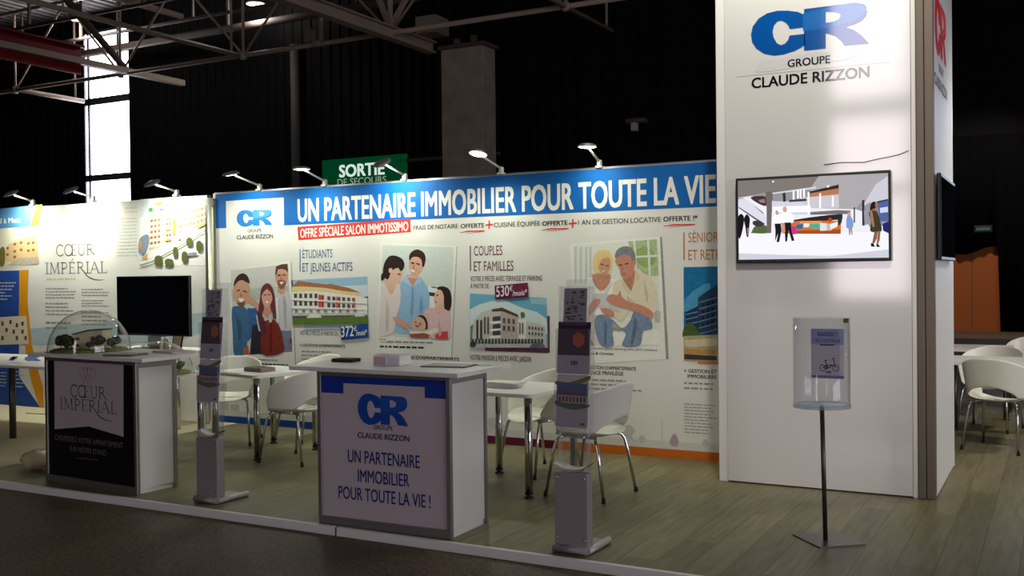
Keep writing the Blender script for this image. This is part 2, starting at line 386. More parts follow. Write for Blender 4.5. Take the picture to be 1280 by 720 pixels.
# ================================================================== THE HALL
FZ = -.05
b = MB(); b.box(-36, 18, -14, 32, FZ-.1, FZ, HALLF); fl = struct(b.build('floor'))
b = MB(); b.box(-16, 6, 5.03, 13.5, FZ, 0, FLOORM); struct(b.build('floor_raised'))
CARPET = noisy('cream_carpet', (186, 174, 146), (204, 194, 168), 40, .9, .1)
b = MB(); b.box(-15.9, -7.85, 5.36, 8.17, .0, .004, CARPET); struct(b.build('floor_carpet'))
b = MB()
b.box(-16, -4.0, 4.995, 5.029, FZ, .006, WHITE, .004); b.box(-3.985, 6, 4.995, 5.029, FZ, .006, WHITE, .004)
struct(b.build('trim_1'))
# corrugated black cladding
def cladding(x0, x1, y, z0, z1, pitch=.33, face=-1):
    mb = MB(); xs = []; x = x0
    while x < x1:
        xs += [(x, 0), (x+pitch*.42, 0), (x+pitch*.5, .035), (x+pitch*.92, .035)]; x += pitch
    xs.append((x1, 0))
    mb.grid([[(a, y+face*d, z) for a, d in xs] for z in (z0, z1)], BLACKWALL, False)
    mb.box(x0, x1, y+.03, y+.2, z0, z1, BLACKWALL); return mb
WX0, WX1, WZ0, WZ1 = -27.62, -25.42, 2.6, 9.55      # the tall window
wb = MB()
for a in ((-36, WX0, FZ, 10.2), (WX1, -3.0, FZ, 10.2), (WX0, WX1, FZ, WZ0), (WX0, WX1, WZ1, 10.2)):
    q = cladding(a[0], a[1], 22, a[2], a[3]); me = bpy.data.meshes.new('tmp'); q.bm.to_mesh(me); q.bm.free()
    wb.mi(BLACKWALL); wb.bm.from_mesh(me); bpy.data.meshes.remove(me)
struct(wb.build('wall_back'))
b = MB(); b.box(-3.1, -3.0, 22.2, 30, FZ, 10.2, BLACKWALL); struct(b.build('wall_return'))
b = MB(); b.box(-3.1, 18, 30, 30.2, FZ, 10.2, BLACKWALL); struct(b.build('wall_far'))
b = MB(); b.box(-36.2, -36, -14, 22.2, FZ, 10.2, BLACKWALL); struct(b.build('wall_left'))
b = MB(); b.box(18, 18.2, -14, 30.2, FZ, 10.2, BLACKWALL); struct(b.build('wall_right'))
b = MB(); b.box(-36, 18, -14.2, -14, FZ, 10.2, BLACKWALL); struct(b.build('wall_front'))
b = MB(); xs = []
x = -36.0
while x < 18: xs += [(x, 0), (x+.14, 0), (x+.18, .06), (x+.32, .06)]; x += .36
b.grid([[(a, y, 10.14-d) for a, d in xs] for y in (-14.2, 30.2)], DECK, False); b.box(-36, 18, -14, 30.2, 10.2, 10.3, DECK)
struct(b.build('ceiling'))
PANE = emit('daylight_pane', (246, 244, 255), WINDOW_L)
PANE2 = emit('daylight_pane_dim', (214, 226, 255), 13.0)
PANE_E = emit('daylight_pane_entrance', (253, 240, 247), 6.8)
def window(name, x0, x1, y, z0, z1, bars_x, bars_z, face, vert_extra=(), pane=None):
    b = MB(); fm = mat('window_frame_steel', (60, 62, 70), .5)
    d = .06*face
    yy = sorted((y, y+d))
    for xx in [x0+.04, x1-.04]+list(bars_x): b.box(xx-.04, xx+.04, yy[0], yy[1], z0, z1, fm)
    for zz, hh in [(z0+.04, .04), (z1-.04, .04)]+list(bars_z): b.box(x0, x1, yy[0], yy[1], zz-hh, zz+hh, fm)
    for xx, za, zb in vert_extra: b.box(xx-.05, xx+.05, yy[0], yy[1], za, zb, fm)
    w = struct(b.build(name))
    g = MB(); g.box(x0, x1, y-.012-.02*face, y+.012-.02*face, z0, z1, pane or PANE); o = g.build('window_pane', w)
    return w
window('window_1', WX0, WX1, 22.1, WZ0, WZ1, [-27.36], [(7.30, .11), (4.86, .10), (8.82, .07)], -1, [(-25.98, 8.0, 9.5)])
window('window_2', -4.85, -2.95, -9.99, .9, 9.4, [], [(5.43, .22), (3.50, .10)], 1, (), PANE_E)
b = MB(); b.box(-14, -4.85, -10.2, -10, FZ, 10.2, BLACKWALL); b.box(-2.95, 8, -10.2, -10, FZ, 10.2, BLACKWALL)
b.box(-4.85, -2.95, -10.2, -10, FZ, .9, BLACKWALL); b.box(-4.85, -2.95, -10.2, -10, 9.4, 10.2, BLACKWALL); struct(b.build('wall_entrance'))
window('window_3', .4, 3.4, 29.9, 1.0, 6.5, [1.9], [(3.2, .08)], -1, (), PANE2)

# big glazed gate in the right-hand wall, out of the picture
b = MB(); fm = mat('window_frame_steel', (60, 62, 70), .5)
for yy in (-6, -2, 2, 6): b.box(17.90, 17.98, yy-.06, yy+.06, .8, 7, fm)
for zz in (.8, 3.9, 7): b.box(17.90, 17.98, -6, 6, zz-.06, zz+.06, fm)
w4 = struct(b.build('window_4')); b = MB(); b.box(17.95, 17.97, -6, 6, .8, 7, emit('daylight_pane_side', (244, 240, 255), SIDE_L)); b.build('window_pane', w4)
# column, pipes, rails
t = thing('concrete_column', 'grey-brown square concrete column under the girder end', 'column', (-12.13, 20.3, FZ), kind='structure')
b = MB(); b.box(-12.69, -11.57, 20.0, 20.6, FZ, 6.86, CONC, .02); b.build('shaft', t)
b = MB(); b.box(-12.75, -11.5, 19.95, 20.65, 6.86, 6.95, DARKMET, .01)
b.tube([(-12.3, 20.1, 6.95), (-12.3, 20.1, 7.1)], .08, DARKMET); b.tube([(-11.85, 20.1, 6.95), (-11.85, 20.1, 7.12)], .08, DARKMET); b.build('capital_plate', t)
b = MB(); b.tube([(-18.62, 21.8, FZ), (-18.62, 21.8, 8.05)], .13, mat('pipe_grey', (62, 58, 54), .7)); o = b.build('drain_pipe')
props(o, 'dark vertical pipe on the black hall wall', 'pipe')
b = MB(); b.box(-15.3, -12.2, 21.86, 21.92, 4.58, 4.66, DARKMET); b.box(-15.3, -12.2, 21.86, 21.92, 4.0, 4.05, DARKMET); struct(b.build('trim_2'))

# roof steel
def bar(mb, p, q, r, m): mb.tube([p, q], r, m, 8)
def truss_x(y, z0, z1, x0, label, nodes):
    t = thing('roof_truss', label, 'roof truss', (nodes[0], y, z0), kind='structure')
    b = MB(); bar(b, (x0, y, z0), (nodes[-1]+2.5, y, z0), .055, BEAM); b.build('bottom_chord', t)
    b = MB(); bar(b, (x0, y, z1), (nodes[-1]+2.5, y, z1), .06, BEAM); b.build('top_chord', t)
    for i, n in enumerate(nodes):
        b = MB(); bar(b, (n, y, z0), (n, y, z1), .035, BEAM); b.lathe([(.0, -.09), (.07, -.09), (.09, 0), (.07, .09), (0, .09)], (n, y, z0), BEAM, 8); b.build('hanger', t)
        if i < len(nodes)-1:
            m_ = (n+nodes[i+1])/2
            b = MB(); bar(b, (n, y, z0), (m_, y, z1), .03, BEAM); bar(b, (m_, y, z1), (nodes[i+1], y, z0), .03, BEAM); b.build('diagonal_web', t)
NX = [-26.0, -21.7, -17.4, -13.05, -8.75]
truss_x(18.5, 7.0, 9.2, -30, 'pale steel roof truss running above the stand walls', NX)
def purlin(y, z, x0, x1, r, label):
    b = MB(); bar(b, (x0, y, z), (x1, y, z), r, DARKMET)
    x = x0+1
    while x < x1: b.box(x-.03, x+.03, y-.03, y+.03, z, 10.1, DARKMET); x += 4.4
    props(b.build('roof_purlin'), label, 'purlin', kind='structure')
purlin(17.95, 8.5, -30, -6, .05, 'thin steel purlin nearest the stand under the roof deck')
purlin(19.6, 8.5, -30, -6, .05, 'thin steel purlin just behind the roof truss')
purlin(20.9, 8.5, -30, -6, .11, 'thick brown pipe purlin close to the hall end wall')
# girders running into depth
t = thing('roof_girder', 'heavy beige roof girder ending at the concrete column', 'girder', (-13.05, 12, 7), kind='structure')
b = MB(); b.box(-13.17, -12.93, 6, 20.2, 6.86, 6.90, BEAM); b.box(-13.17, -12.93, 6, 20.2, 7.10, 7.14, BEAM); b.box(-13.07, -13.03, 6, 20.2, 6.9, 7.1, BEAM); b.build('bottom_chord', t)
for y0 in (10.5, 14.5, 18.5):
    b = MB(); bar(b, (-13.05, y0, 7.1), (-13.05, y0-1.6, 9.2), .07, BEAM); bar(b, (-13.05, y0, 7.1), (-13.05, y0+1.6, 9.2), .07, BEAM); bar(b, (-13.05, y0, 7.1), (-13.05, y0, 9.2), .06, BEAM); b.build('diagonal_web', t)
b = MB(); b.box(-13.17, -12.93, 6, 20.4, 9.15, 9.4, BEAM); b.build('top_chord', t)
b = MB(); b.box(-13.0, -12.45, 19.4, 20.0, 7.15, 7.55, mat('pale_box', (150, 135, 122), .6), .02); b.build('end_box', t)
t = thing('roof_girder', 'dark red roof girder with a brown chord by the tall window', 'girder', (-21.4, 12, 7), kind='structure')
b = MB(); b.box(-21.62, -21.58, 5, 17.2, 6.75, 7.45, REDM); b.box(-21.72, -21.42, 5, 17.2, 7.40, 7.45, REDM); b.build('red_web', t)
b = MB(); b.box(-21.55, -21.35, 5, 20.4, 6.97, 7.12, BEAM); b.build('brown_chord', t)
b = MB(); bar(b, (-21.45, 18.5, 7.05), (-21.45, 16.2, 8.9), .09, DARKMET); bar(b, (-21.45, 13.5, 7.05), (-21.45, 15.6, 8.9), .07, DARKMET); b.build('diagonal_web', t)
b = MB(); bar(b, (-21.45, 5, 8.9), (-21.45, 20.4, 8.9), .09, DARKMET); b.build('top_chord', t)
for x, y0, y1, z, r, lb in ((-8.75, 8, 20.9, 7.0, .055, 'pale steel tube brace reaching into depth above the blue banner'), (-17.5, 10, 18.5, 7.0, .06, 'pale steel tube brace reaching into depth left of the round ceiling light'), (-25.9, 18.5, 20.7, 7.0, .07, 'short pale steel tube brace beside the tall window')):
    b = MB(); bar(b, (x, y0, z), (x, y1, z), r, BEAM); bar(b, (x, y1-.3, z), (x, y1-.3, 10.1), .03, BEAM); props(b.build('steel_brace'), lb, 'steel brace', kind='structure')

# lamps in the roof, loudspeaker, camera
for (x, y), lb in (((-24.47, 19.39), 'round bright hall ceiling light next to the tall window'), ((-19.06, 20.77), 'round bright hall ceiling light at the top edge right of the window')):
    t = thing('ceiling_light', lb, 'ceiling light', (x, y, 9.0))
    b = MB(); b.lathe([(0, .42), (.1, .42), (.12, .25), (.22, .12), (.27, 0), (.25, -.01)], (x, y, 9.0), DARKMET, 24); b.tube([(x, y, 9.4), (x, y, 10.1)], .02, DARKMET); b.build('shade', t)
    b = MB(); b.lathe([(0, 0), (.25, -.005), (.25, .02), (0, .025)], (x, y, 9.0), emit('bay_lens', (255, 244, 225), 9), 24); b.build('lens', t)
    ld = bpy.data.lights.new('bay_bulb', 'POINT'); ld.energy = 110; ld.color = (1, .97, .93); ld.shadow_soft_size = .2
    lo = bpy.data.objects.new('bay_bulb', ld); COL.objects.link(lo); lo.parent = t; lo.location = (0, -.1, -.35)
t = thing('loudspeaker', 'small pale box loudspeaker hung on the roof truss', 'loudspeaker', (-15.27, 18.5, 7.0))
b = MB(); b.box(-15.38, -15.16, 18.36, 18.5, 7.05, 7.34, mat('pale_box', (150, 135, 122), .6), .015); b.build('housing', t)
b = MB(); b.box(-15.02, -14.98, 18.45, 18.55, 6.94, 7.9, BEAM); b.box(-15.2, -14.98, 18.42, 18.55, 6.95, 7.06, BEAM); b.build('bracket', t)
t = thing('motion_sensor', 'small pale sensor on the black hall wall left of the tower', 'sensor', (-8.54, 21.9, 5.0))
b = MB(); b.box(-8.78, -8.32, 21.7, 21.97, 5.05, 5.16, DARKMET, .02); b.build('bracket', t)
b = MB(); b.box(-8.62, -8.48, 21.62, 21.78, 4.86, 5.05, mat('sensor_white', (190, 186, 180), .5), .02); b.build('housing', t)
# exit signs
t = thing('exit_sign', 'large green SORTIE DE SECOURS sign behind the blue banner', 'exit sign', (-16.5, 21.85, 4.4))
b = MB(); b.box(-17.76, -14.98, 21.86, 21.93, 3.95, 4.80, SIGNG, .01); b.box(-17.6, -17.5, 21.9, 21.97, 3.97, 4.78, DARKMET); b.box(-15.2, -15.1, 21.9, 21.97, 3.97, 4.78, DARKMET); b.build('board', t)
F = Frame((0, 21.86, 0), (1, 0, 0), (0, -1, 0), .004)
lettering('lettering', t, F, [('SORTIE', (424, 221.5), (481, 218.5), 15.5, SIGNW, .035), ('DE SECOURS', (422, 231.5), (483, 229), 8.2, emit('sign_print', (190, 210, 195), .45), .01)])
t = thing('exit_sign', 'tiny lit green exit sign above the orange doorway', 'exit sign', (-1.80, 29.64, 2.6))
b = MB(); b.box(-2.02, -1.58, 29.60, 29.668, 2.60, 2.78, mat('sign_green_dark', (10, 40, 30), .5), .01); b.build('board', t)
b = MB(); b.box(-1.97, -1.63, 29.59, 29.602, 2.65, 2.73, emit('exit_dim', (120, 160, 135), .22)); b.build('lit_panel', t)
b = MB(); b.box(-2.75, -1.40, 29.85, 29.99, FZ, 2.95, ORANGE); b.box(-2.1, -2.085, 29.84, 29.86, FZ, 2.95, BROWN); o = struct(b.build('door_1'))
b = MB(); rows = []
xs = [-3.0+i*.05 for i in range(105)]
def hem(x):
    return 1.98 if x > -1.45 else 2.02+.16*math.cos((x+2.2)*3.2)+(.0 if x < -1.6 else -.1)
for f_ in range(2):
    rows.append([(x, 29.70+.03*math.sin(x*22), (2.12+.10*math.cos((x+1.55)*4.2) if x < -1.42 else FZ+.01) if f_ == 0 else 5.2) for x in xs])
b.grid(rows, CURT); o = b.build('black_drape'); props(o, 'black drape with a scalloped hem above the orange door', 'drape')
o.modifiers.new('thick', 'SOLIDIFY').thickness = .01

# ================================================================== THE STAND WALLS
WY = 8.18
WF = Frame((0, WY, 0), (1, 0, 0), (0, -1, 0))
BLUE = P(18, 100, 178); NAVY = P(24, 60, 130); REDI = P(214, 58, 48); TXT = P(40, 42, 46); MAUVE = P(96, 44, 66); OCHRE = P(190, 120, 40); GREYT = P(150, 150, 148)
SLATE = P(50, 84, 138)
wall = thing('banner_wall', 'white stand wall with blue UN PARTENAIRE IMMOBILIER headline and photos', 'stand wall', (-5, WY+.03, 0))
b = MB(); b.box(-8.13, -2.275, WY, WY+.06, 0, 2.50, PRINT); b.build('panel', wall)
b = MB()
for x in (-8.15, -2.295): b.box(x-.02, x+.02, WY+.002, WY+.062, 0, 2.505, ALU, .003)
b.box(-8.15, -2.275, WY+.002, WY+.062, 2.50, 2.515, ALU); b.build('frame_profile', wall)
u0 = -8.128; bandz = (WF.px(275, 283.3)[1]+WF.px(893, 260.7)[1])/2; notz = WF.px(320, 249)[1]
n0, n1 = WF.px(282.7, 270)[0], WF.px(355, 270)[0]
b = MB(); fill(b, WF, [(u0, 2.498), (u0, bandz), (n0, bandz), (n0, notz), (n1, notz), (n1, bandz), (-2.318, bandz), (-2.318, 2.498)], BLUE, 0); b.build('header_band', wall, label='blue printed header band')
lettering('headline_lettering', wall, WF, [('UN PARTENAIRE IMMOBILIER POUR TOUTE LA VIE', (372.3, 277.2), (895, 254), 28.5, P(236, 236, 228), .028)], label='white headline lettering')
def logo(parent, fr, m_box, g, c, cap, m1, m2=None, tx=TXT, name='logo', tcap=None):
    """m_box: pixel corners of the monogram; g, c: baselines of GROUPE and CLAUDE RIZZON"""
    mb = MB(); a = fr.px(m_box[0], m_box[3]); d = fr.px(m_box[2], m_box[1])
    monogram(mb, fr, a[0], d[0], a[1], d[1], m1, m2)
    text_px(mb, fr, 'GROUPE', g[0], g[1], tcap or cap*.8, tx, .015, 3); text_px(mb, fr, 'CLAUDE RIZZON', c[0], c[1], cap, tx, .02, 3)
    return mb.build(name, parent)
logo(wall, WF, (296, 261.5, 340.5, 284), ((309.5, 290.6), (327, 290)), ((296, 299.2), (341.5, 298)), 5.2, P(40, 120, 190), P(72, 144, 204))
art('red_offer_strip', wall, WF, (0, 0, 1), [(REDI, [(371.7, 283.6), (513.3, 273.4), (513.6, 290), (373.2, 300.2)])], 1, label='red offer strip')
lettering('offer_lettering', wall, WF, [('OFFRE SPÉCIALE SALON IMMOTISSIMO', (375.5, 297.4), (510.5, 288.6), 11.2, P(240, 232, 226), .022, False)], 4)
b = MB(); k = 3
for s_, p0, p1, c_, bo in (('FRAIS DE NOTAIRE', (517, 287.3), (572.5, 285.2), 5.3, .008), ('OFFERTS', (576, 285.4), (605, 284.4), 5.4, .025), ('CUISINE ÉQUIPÉE', (617.5, 284.2), (675, 282), 5.7, .008), ('OFFERTE', (677.8, 282.6), (709.5, 281.2), 5.8, .025), ('1 AN DE GESTION LOCATIVE', (722.7, 281.4), (826, 277.2), 6, .008), ('OFFERTE !*', (829.3, 277.2), (872, 275.4), 6.2, .025)):
    text_px(b, WF, s_, p0, p1, c_, TXT, bo, k)
b.build('strapline_lettering', wall)
b = MB()
for x, y in ((611.5, 281), (716, 279.3)):
    u, v = WF.px(x, y); fill(b, WF, [(u-.04, v-.009), (u+.04, v-.005), (u+.04, v+.009), (u-.04, v+.005)], REDI, 3); fill(b, WF, [(u-.009, v-.04), (u+.005, v-.04), (u+.009, v+.04), (u-.005, v+.04)], REDI, 3.5)
for x0, x1, y in ((575, 606, 289), (677, 711, 286), (829, 869, 281)):
    ribbon(b, WF, [WF.px(x0, y+2), WF.px((x0*2+x1)/3, y), WF.px(x1, y-.6)], [.004, .012, .006], REDI, 3); ribbon(b, WF, [WF.px(x1, y-.2), WF.px(x0+8, y+3.2)], [.006, .003], REDI, 3.5)
b.build('red_marks', wall)
# --- column titles
b = MB(); ribbon(b, WF, [WF.px(375.2, 311.5), WF.px(375.2, 339.5)], .012, SLATE, 3)
text_px(b, WF, 'ÉTUDIANTS', (378.3, 322.7), (415.7, 321.9), 10.2, SLATE, 0, 3); text_px(b, WF, 'ET JEUNES ACTIFS', (378.3, 339.8), (440.7, 338.4), 10.6, SLATE, 0, 3); b.build('students_title', wall)
b = MB(); ribbon(b, WF, [WF.px(588, 307), WF.px(588.2, 338.5)], .012, MAUVE, 3)
text_px(b, WF, 'COUPLES', (592.5, 319.3), (628, 319), 11.8, MAUVE, 0, 3); text_px(b, WF, 'ET FAMILLES', (592.5, 338.6), (642, 338.6), 12, MAUVE, 0, 3)
text_px(b, WF, 'VOTRE 3 PIÈCES AVEC TERRASSE ET PARKING', (588, 351.8), (678, 350.6), 6.3, MAUVE, .008, 3); text_px(b, WF, 'À PARTIR DE :', (588, 360.6), (613, 360.3), 5.8, MAUVE, .008, 3)
text_px(b, WF, 'VOTRE MAISON 5 PIÈCES AVEC JARDIN', (587.5, 450), (664, 452), 6.4, MAUVE, .01, 3); b.build('families_title', wall)
b = MB(); ribbon(b, WF, [WF.px(855, 290.5), WF.px(855.2, 325)], .012, OCHRE, 3)
text_px(b, WF, 'SÉNIORS', (860.5, 303.3), (903, 301.6), 12, OCHRE, 0, 3); text_px(b, WF, 'ET RETRA', (860.5, 325), (909, 324.3), 12.6, OCHRE, 0, 3); b.build('seniors_title', wall)
# --- small print
b = MB()
for r in (('> LOCATION D\'APPARTEMENTS', (375, 434), (431.5, 433.6), 3.6, .02), ('> ACQUISITION D\'APPARTEMENTS', (472, 447), (574, 451), 3.6, .02), ('> ACQUISITION D\'APPARTEMENTS', (722, 461.5), (795, 462.5), 4.4, .02), ('RÉSIDENCE PRIVILÈGE', (722, 468), (779.5, 468.6), 4.4, .02), ('> GESTION ET BIENS', (855, 466), (915, 467.5), 4.6, .02), ('IMMOBILIERS', (859.5, 472.5), (896, 473.6), 4.4, .02)):
    text_px(b, WF, r[0], r[1], r[2], r[3], TXT, r[4], 3)
text_px(b, WF, 'Appartement grand standing avec salon lumineux', (731, 438), (822, 437.4), 3.2, TXT, 0, 9); text_px(b, WF, 'Francine & Christian', (727, 443.5), (767, 443.2), 3.2, TXT, .025, 9)
text_px(b, WF, 'VOTRE 2 PIÈCES À PARTIR DE :', (375, 419.8), (424, 418.6), 5.4, P(110, 122, 140), .01, 3)
greek(b, WF, 377, 428, 436.5, 456, 4, GREYT); greek(b, WF, 731, 804, 471.5, 488, 3, GREYT, 2); greek(b, WF, 855, 898, 475.5, 488, 2, GREYT); greek(b, WF, 855.5, 898, 503, 542, 10, GREYT, 2, True, None, .28)
greek(b, WF, 484, 556, 424, 430, 1, GREYT, 12); greek(b, WF, 475, 554, 430, 436, 1, TXT, 12); greek(b, WF, 295, 368, 446, 450.5, 1, GREYT, 12); greek(b, WF, 295.5, 360, 451.5, 455.5, 1, TXT, 12)
b.build('small_print', wall)

# --- printed photographs
c1 = (280, 300, 4.5); sk = (205, 158, 132)
art('friends_photo', wall, WF, c1, [
 ((186, 186, 180), [(374, 120), (382, 124), (408, 740), (398, 735)]),
 ((232, 232, 226), [(25, 172), (374, 118), (400, 735), (55, 752)]), ((206, 206, 202), [(37, 172), (360, 134), (386, 628), (60, 648)]),
 ((180, 190, 180), [(40, 280), (365, 260), (368, 330), (45, 345)]),
 ((120, 128, 150), [(320, 480), (378, 480), (385, 628), (325, 632)]),
 ((206, 206, 210), [(278, 300), (300, 270), (345, 280), (372, 310), (384, 370), (386, 495), (335, 510), (300, 490), (280, 400)], 's'),
 (sk, [(305, 250), (345, 250), (345, 295), (325, 308), (300, 290)]),
 (sk, [(292, 190), (315, 155), (348, 160), (360, 185), (357, 230), (338, 268), (318, 274), (298, 245), (288, 215)], 's'),
 ((88, 60, 46), [(288, 195), (293, 150), (322, 137), (358, 134), (362, 185), (350, 170), (330, 163), (305, 165), (296, 195)]),
 ((140, 94, 76), [(302, 230), (318, 225), (340, 228), (350, 240), (338, 270), (318, 276), (306, 255)], 's'), ((240, 236, 230), [(312, 236), (337, 234), (325, 252)]),
 ((52, 100, 160), [(128, 400), (160, 385), (195, 390), (190, 470), (160, 540), (130, 560)], 's'),
 ((44, 40, 54), [(160, 480), (215, 470), (225, 640), (146, 644)]), ((196, 196, 206), [(180, 420), (215, 430), (222, 520), (195, 510)]),
 ((66, 108, 148), [(45, 390), (75, 372), (120, 380), (138, 420), (140, 520), (128, 600), (118, 645), (60, 648), (50, 520)], 's'),
 ((190, 100, 60), [(112, 610), (135, 590), (145, 643), (108, 645)]),
 (sk, [(55, 265), (75, 235), (105, 222), (135, 238), (147, 275), (143, 320), (122, 362), (95, 376), (68, 345), (52, 310)], 's'),
 ((58, 42, 40), [(56, 262), (62, 225), (85, 195), (112, 188), (135, 205), (146, 242), (128, 238), (104, 226), (78, 235)], 's'), ((242, 238, 232), [(82, 328), (116, 330), (104, 350), (90, 346)]),
 ((120, 84, 70), [(75, 350), (95, 352), (118, 345), (112, 372), (90, 378)], 's'), ((60, 44, 40), [(72, 283), (92, 278), (92, 284), (74, 290)]), ((60, 44, 40), [(106, 282), (132, 290), (130, 296), (108, 289)]),
 (sk, [(128, 318), (160, 322), (195, 355), (216, 395), (212, 415), (196, 410), (170, 370), (132, 348)], 's'),
 ((112, 52, 56), [(204, 330), (212, 272), (240, 244), (268, 258), (286, 310), (292, 380), (300, 430), (280, 446), (268, 400), (222, 400), (216, 446), (192, 440), (196, 380)], 's'), ((206, 150, 130), [(228, 370), (262, 368), (268, 410), (246, 440), (222, 412)]),
 ((218, 164, 146), [(214, 312), (222, 278), (244, 262), (266, 280), (274, 330), (256, 372), (236, 380), (219, 352)], 's'), ((112, 52, 56), [(212, 316), (216, 272), (242, 252), (272, 276), (276, 330), (266, 296), (244, 274), (226, 290)]), ((245, 240, 236), [(230, 345), (256, 343), (245, 358)]),
 ((126, 48, 34), [(218, 480), (250, 450), (285, 450), (315, 490), (332, 560), (332, 632), (216, 640)], 's'), ((92, 40, 60), [(190, 400), (225, 440), (240, 520), (215, 530), (196, 460)], 's'), ((210, 205, 200), [(252, 425), (268, 420), (272, 460), (256, 465)]),
 ((70, 46, 40), [(302, 196), (318, 193), (318, 198), (303, 201)]), ((70, 46, 40), [(330, 192), (348, 193), (347, 198), (331, 198)]), ((172, 122, 98), [(322, 200), (330, 222), (318, 224)]), ((70, 46, 40), [(226, 308), (240, 305), (240, 310), (227, 313)]), ((70, 46, 40), [(250, 304), (262, 306), (261, 311), (250, 309)]), ((172, 122, 98), [(96, 292), (106, 318), (92, 318)]), ((50, 84, 120), [(70, 420), (100, 470), (95, 560), (84, 560)]), ((88, 30, 22), [(262, 470), (270, 470), (268, 632), (262, 632)]), ((172, 172, 180), [(335, 300), (350, 340), (352, 480), (344, 490)]), ((230, 230, 234), [(290, 330), (306, 320), (312, 460), (300, 470)]),
 ((150, 70, 50), [(372, 555), (384, 550), (384, 580), (374, 582)]),
 ((200, 170, 80), [(68, 668), (100, 664), (100, 672), (68, 676)]),
], 1, PP, label='printed photo of three laughing friends')
c2 = (460, 290, 4.238); s2 = (226, 184, 160)
art('family_photo', wall, WF, c2, [
 ((176, 178, 172), [(464, 72), (474, 76), (446, 672), (436, 664)]),
 ((232, 234, 228), [(68, 56), (469, 72), (441, 666), (40, 640)]), ((208, 217, 211), [(78, 68), (455, 82), (432, 578), (60, 545)]),
 ((235, 238, 235), [(318, 285), (400, 290), (398, 400), (330, 400)]), ((60, 62, 64), [(322, 318), (356, 322), (354, 342), (324, 338)]), ((80, 80, 82), [(336, 288), (364, 291), (364, 297), (336, 294)]),
 ((150, 190, 224), [(172, 280), (192, 245), (212, 225), (268, 235), (305, 275), (326, 330), (325, 390), (310, 430), (278, 445), (250, 490), (215, 540), (132, 525), (150, 440), (170, 370)], 's'),
 ((176, 208, 234), [(180, 255), (212, 222), (232, 290), (200, 270)]), ((172, 204, 232), [(268, 236), (285, 262), (258, 280), (235, 292)]),
 (s2, [(205, 225), (268, 235), (236, 292)]), ((204, 150, 130), [(210, 240), (262, 246), (236, 288)]),
 ((222, 172, 150), [(219, 150), (240, 118), (280, 122), (296, 160), (290, 195), (268, 228), (240, 232), (222, 200)], 's'),
 ((56, 38, 32), [(219, 128), (232, 105), (262, 92), (295, 108), (306, 140), (298, 180), (288, 182), (284, 148), (262, 132), (236, 134), (222, 152)], 's'), ((246, 240, 234), [(226, 196), (250, 206), (244, 214), (228, 206)]),
 (s2, [(285, 440), (325, 400), (322, 420), (300, 450)]),
 (s2, [(100, 240), (160, 240), (162, 300), (125, 335), (90, 300)], 's'),
 ((226, 217, 214), [(76, 275), (95, 285), (125, 335), (158, 270), (175, 320), (168, 400), (150, 450), (135, 530), (62, 545), (66, 420)], 's'),
 ((228, 188, 166), [(112, 220), (125, 190), (160, 185), (180, 205), (178, 240), (160, 272), (138, 268), (118, 250)], 's'),
 ((48, 34, 34), [(80, 215), (88, 165), (115, 128), (155, 128), (188, 150), (193, 185), (175, 208), (160, 190), (135, 200), (122, 215), (108, 250), (90, 240)], 's'), ((48, 34, 34), [(72, 225), (92, 215), (90, 245), (72, 258)], 's'), ((230, 190, 168), [(112, 195), (128, 192), (130, 212), (114, 215)], 's'),
 ((214, 160, 138), [(135, 450), (165, 455), (220, 490), (215, 515), (185, 505), (140, 470)], 's'),
 ((52, 34, 30), [(366, 295), (400, 288), (432, 305), (444, 350), (440, 400), (424, 420), (406, 405), (402, 350), (384, 318)], 's'),
 ((232, 192, 168), [(352, 340), (368, 308), (392, 312), (404, 350), (396, 385), (372, 396), (354, 372)], 's'), ((206, 130, 116), [(352, 362), (368, 370), (360, 382)]),
 (s2, [(365, 385), (398, 380), (402, 412), (375, 440), (345, 420)]),
 ((224, 190, 194), [(300, 420), (345, 405), (375, 440), (405, 408), (436, 435), (438, 500), (430, 560), (335, 560), (315, 480)], 's'),
 ((50, 38, 30), [(246, 462), (280, 440), (310, 458), (318, 505), (300, 512), (285, 470)], 's'), ((224, 178, 152), [(236, 478), (262, 448), (296, 462), (308, 500), (290, 522), (255, 520), (232, 502)], 's'), ((190, 90, 80), [(250, 492), (278, 496), (262, 508)]),
 ((190, 200, 215), [(215, 515), (300, 522), (320, 560), (225, 556)]), ((236, 226, 214), [(222, 528), (300, 528), (372, 505), (380, 520), (330, 548), (228, 552)]), ((160, 92, 66), [(222, 540), (300, 535), (330, 545), (320, 562), (228, 558)]), ((206, 76, 74), [(355, 545), (385, 530), (425, 525), (426, 568), (360, 565)]),
 ((70, 46, 40), [(228, 158), (246, 162), (245, 167), (229, 163)]), ((70, 46, 40), [(258, 164), (276, 168), (275, 173), (258, 169)]), ((192, 140, 118), [(244, 170), (246, 192), (236, 190)]), ((110, 70, 60), [(160, 218), (174, 222), (172, 227), (160, 223)]), ((120, 160, 200), [(236, 292), (242, 292), (236, 440), (228, 440)]), ((120, 160, 200), [(282, 330), (292, 400), (280, 438), (276, 400)]), ((206, 194, 190), [(98, 340), (110, 420), (104, 520), (96, 520)]), ((80, 50, 44), [(362, 334), (374, 330), (374, 335), (363, 339)]), ((210, 168, 174), [(380, 460), (392, 540), (380, 556), (372, 500)]), ((70, 46, 40), [(248, 474), (260, 476), (259, 480), (248, 478)]), ((70, 46, 40), [(272, 480), (286, 486), (284, 490), (272, 485)]),
 ((214, 172, 70), [(62, 562), (98, 566), (97, 574), (62, 570)]),
], 1, PP, label='printed photo of a smiling family')
c3 = (700, 280, 4.5); s3 = (202, 142, 116)
bars = [((198, 206, 200), [(x, 128), (x+12, 127), (x+12, 330), (x, 335)]) for x in (82, 112, 142, 166)]
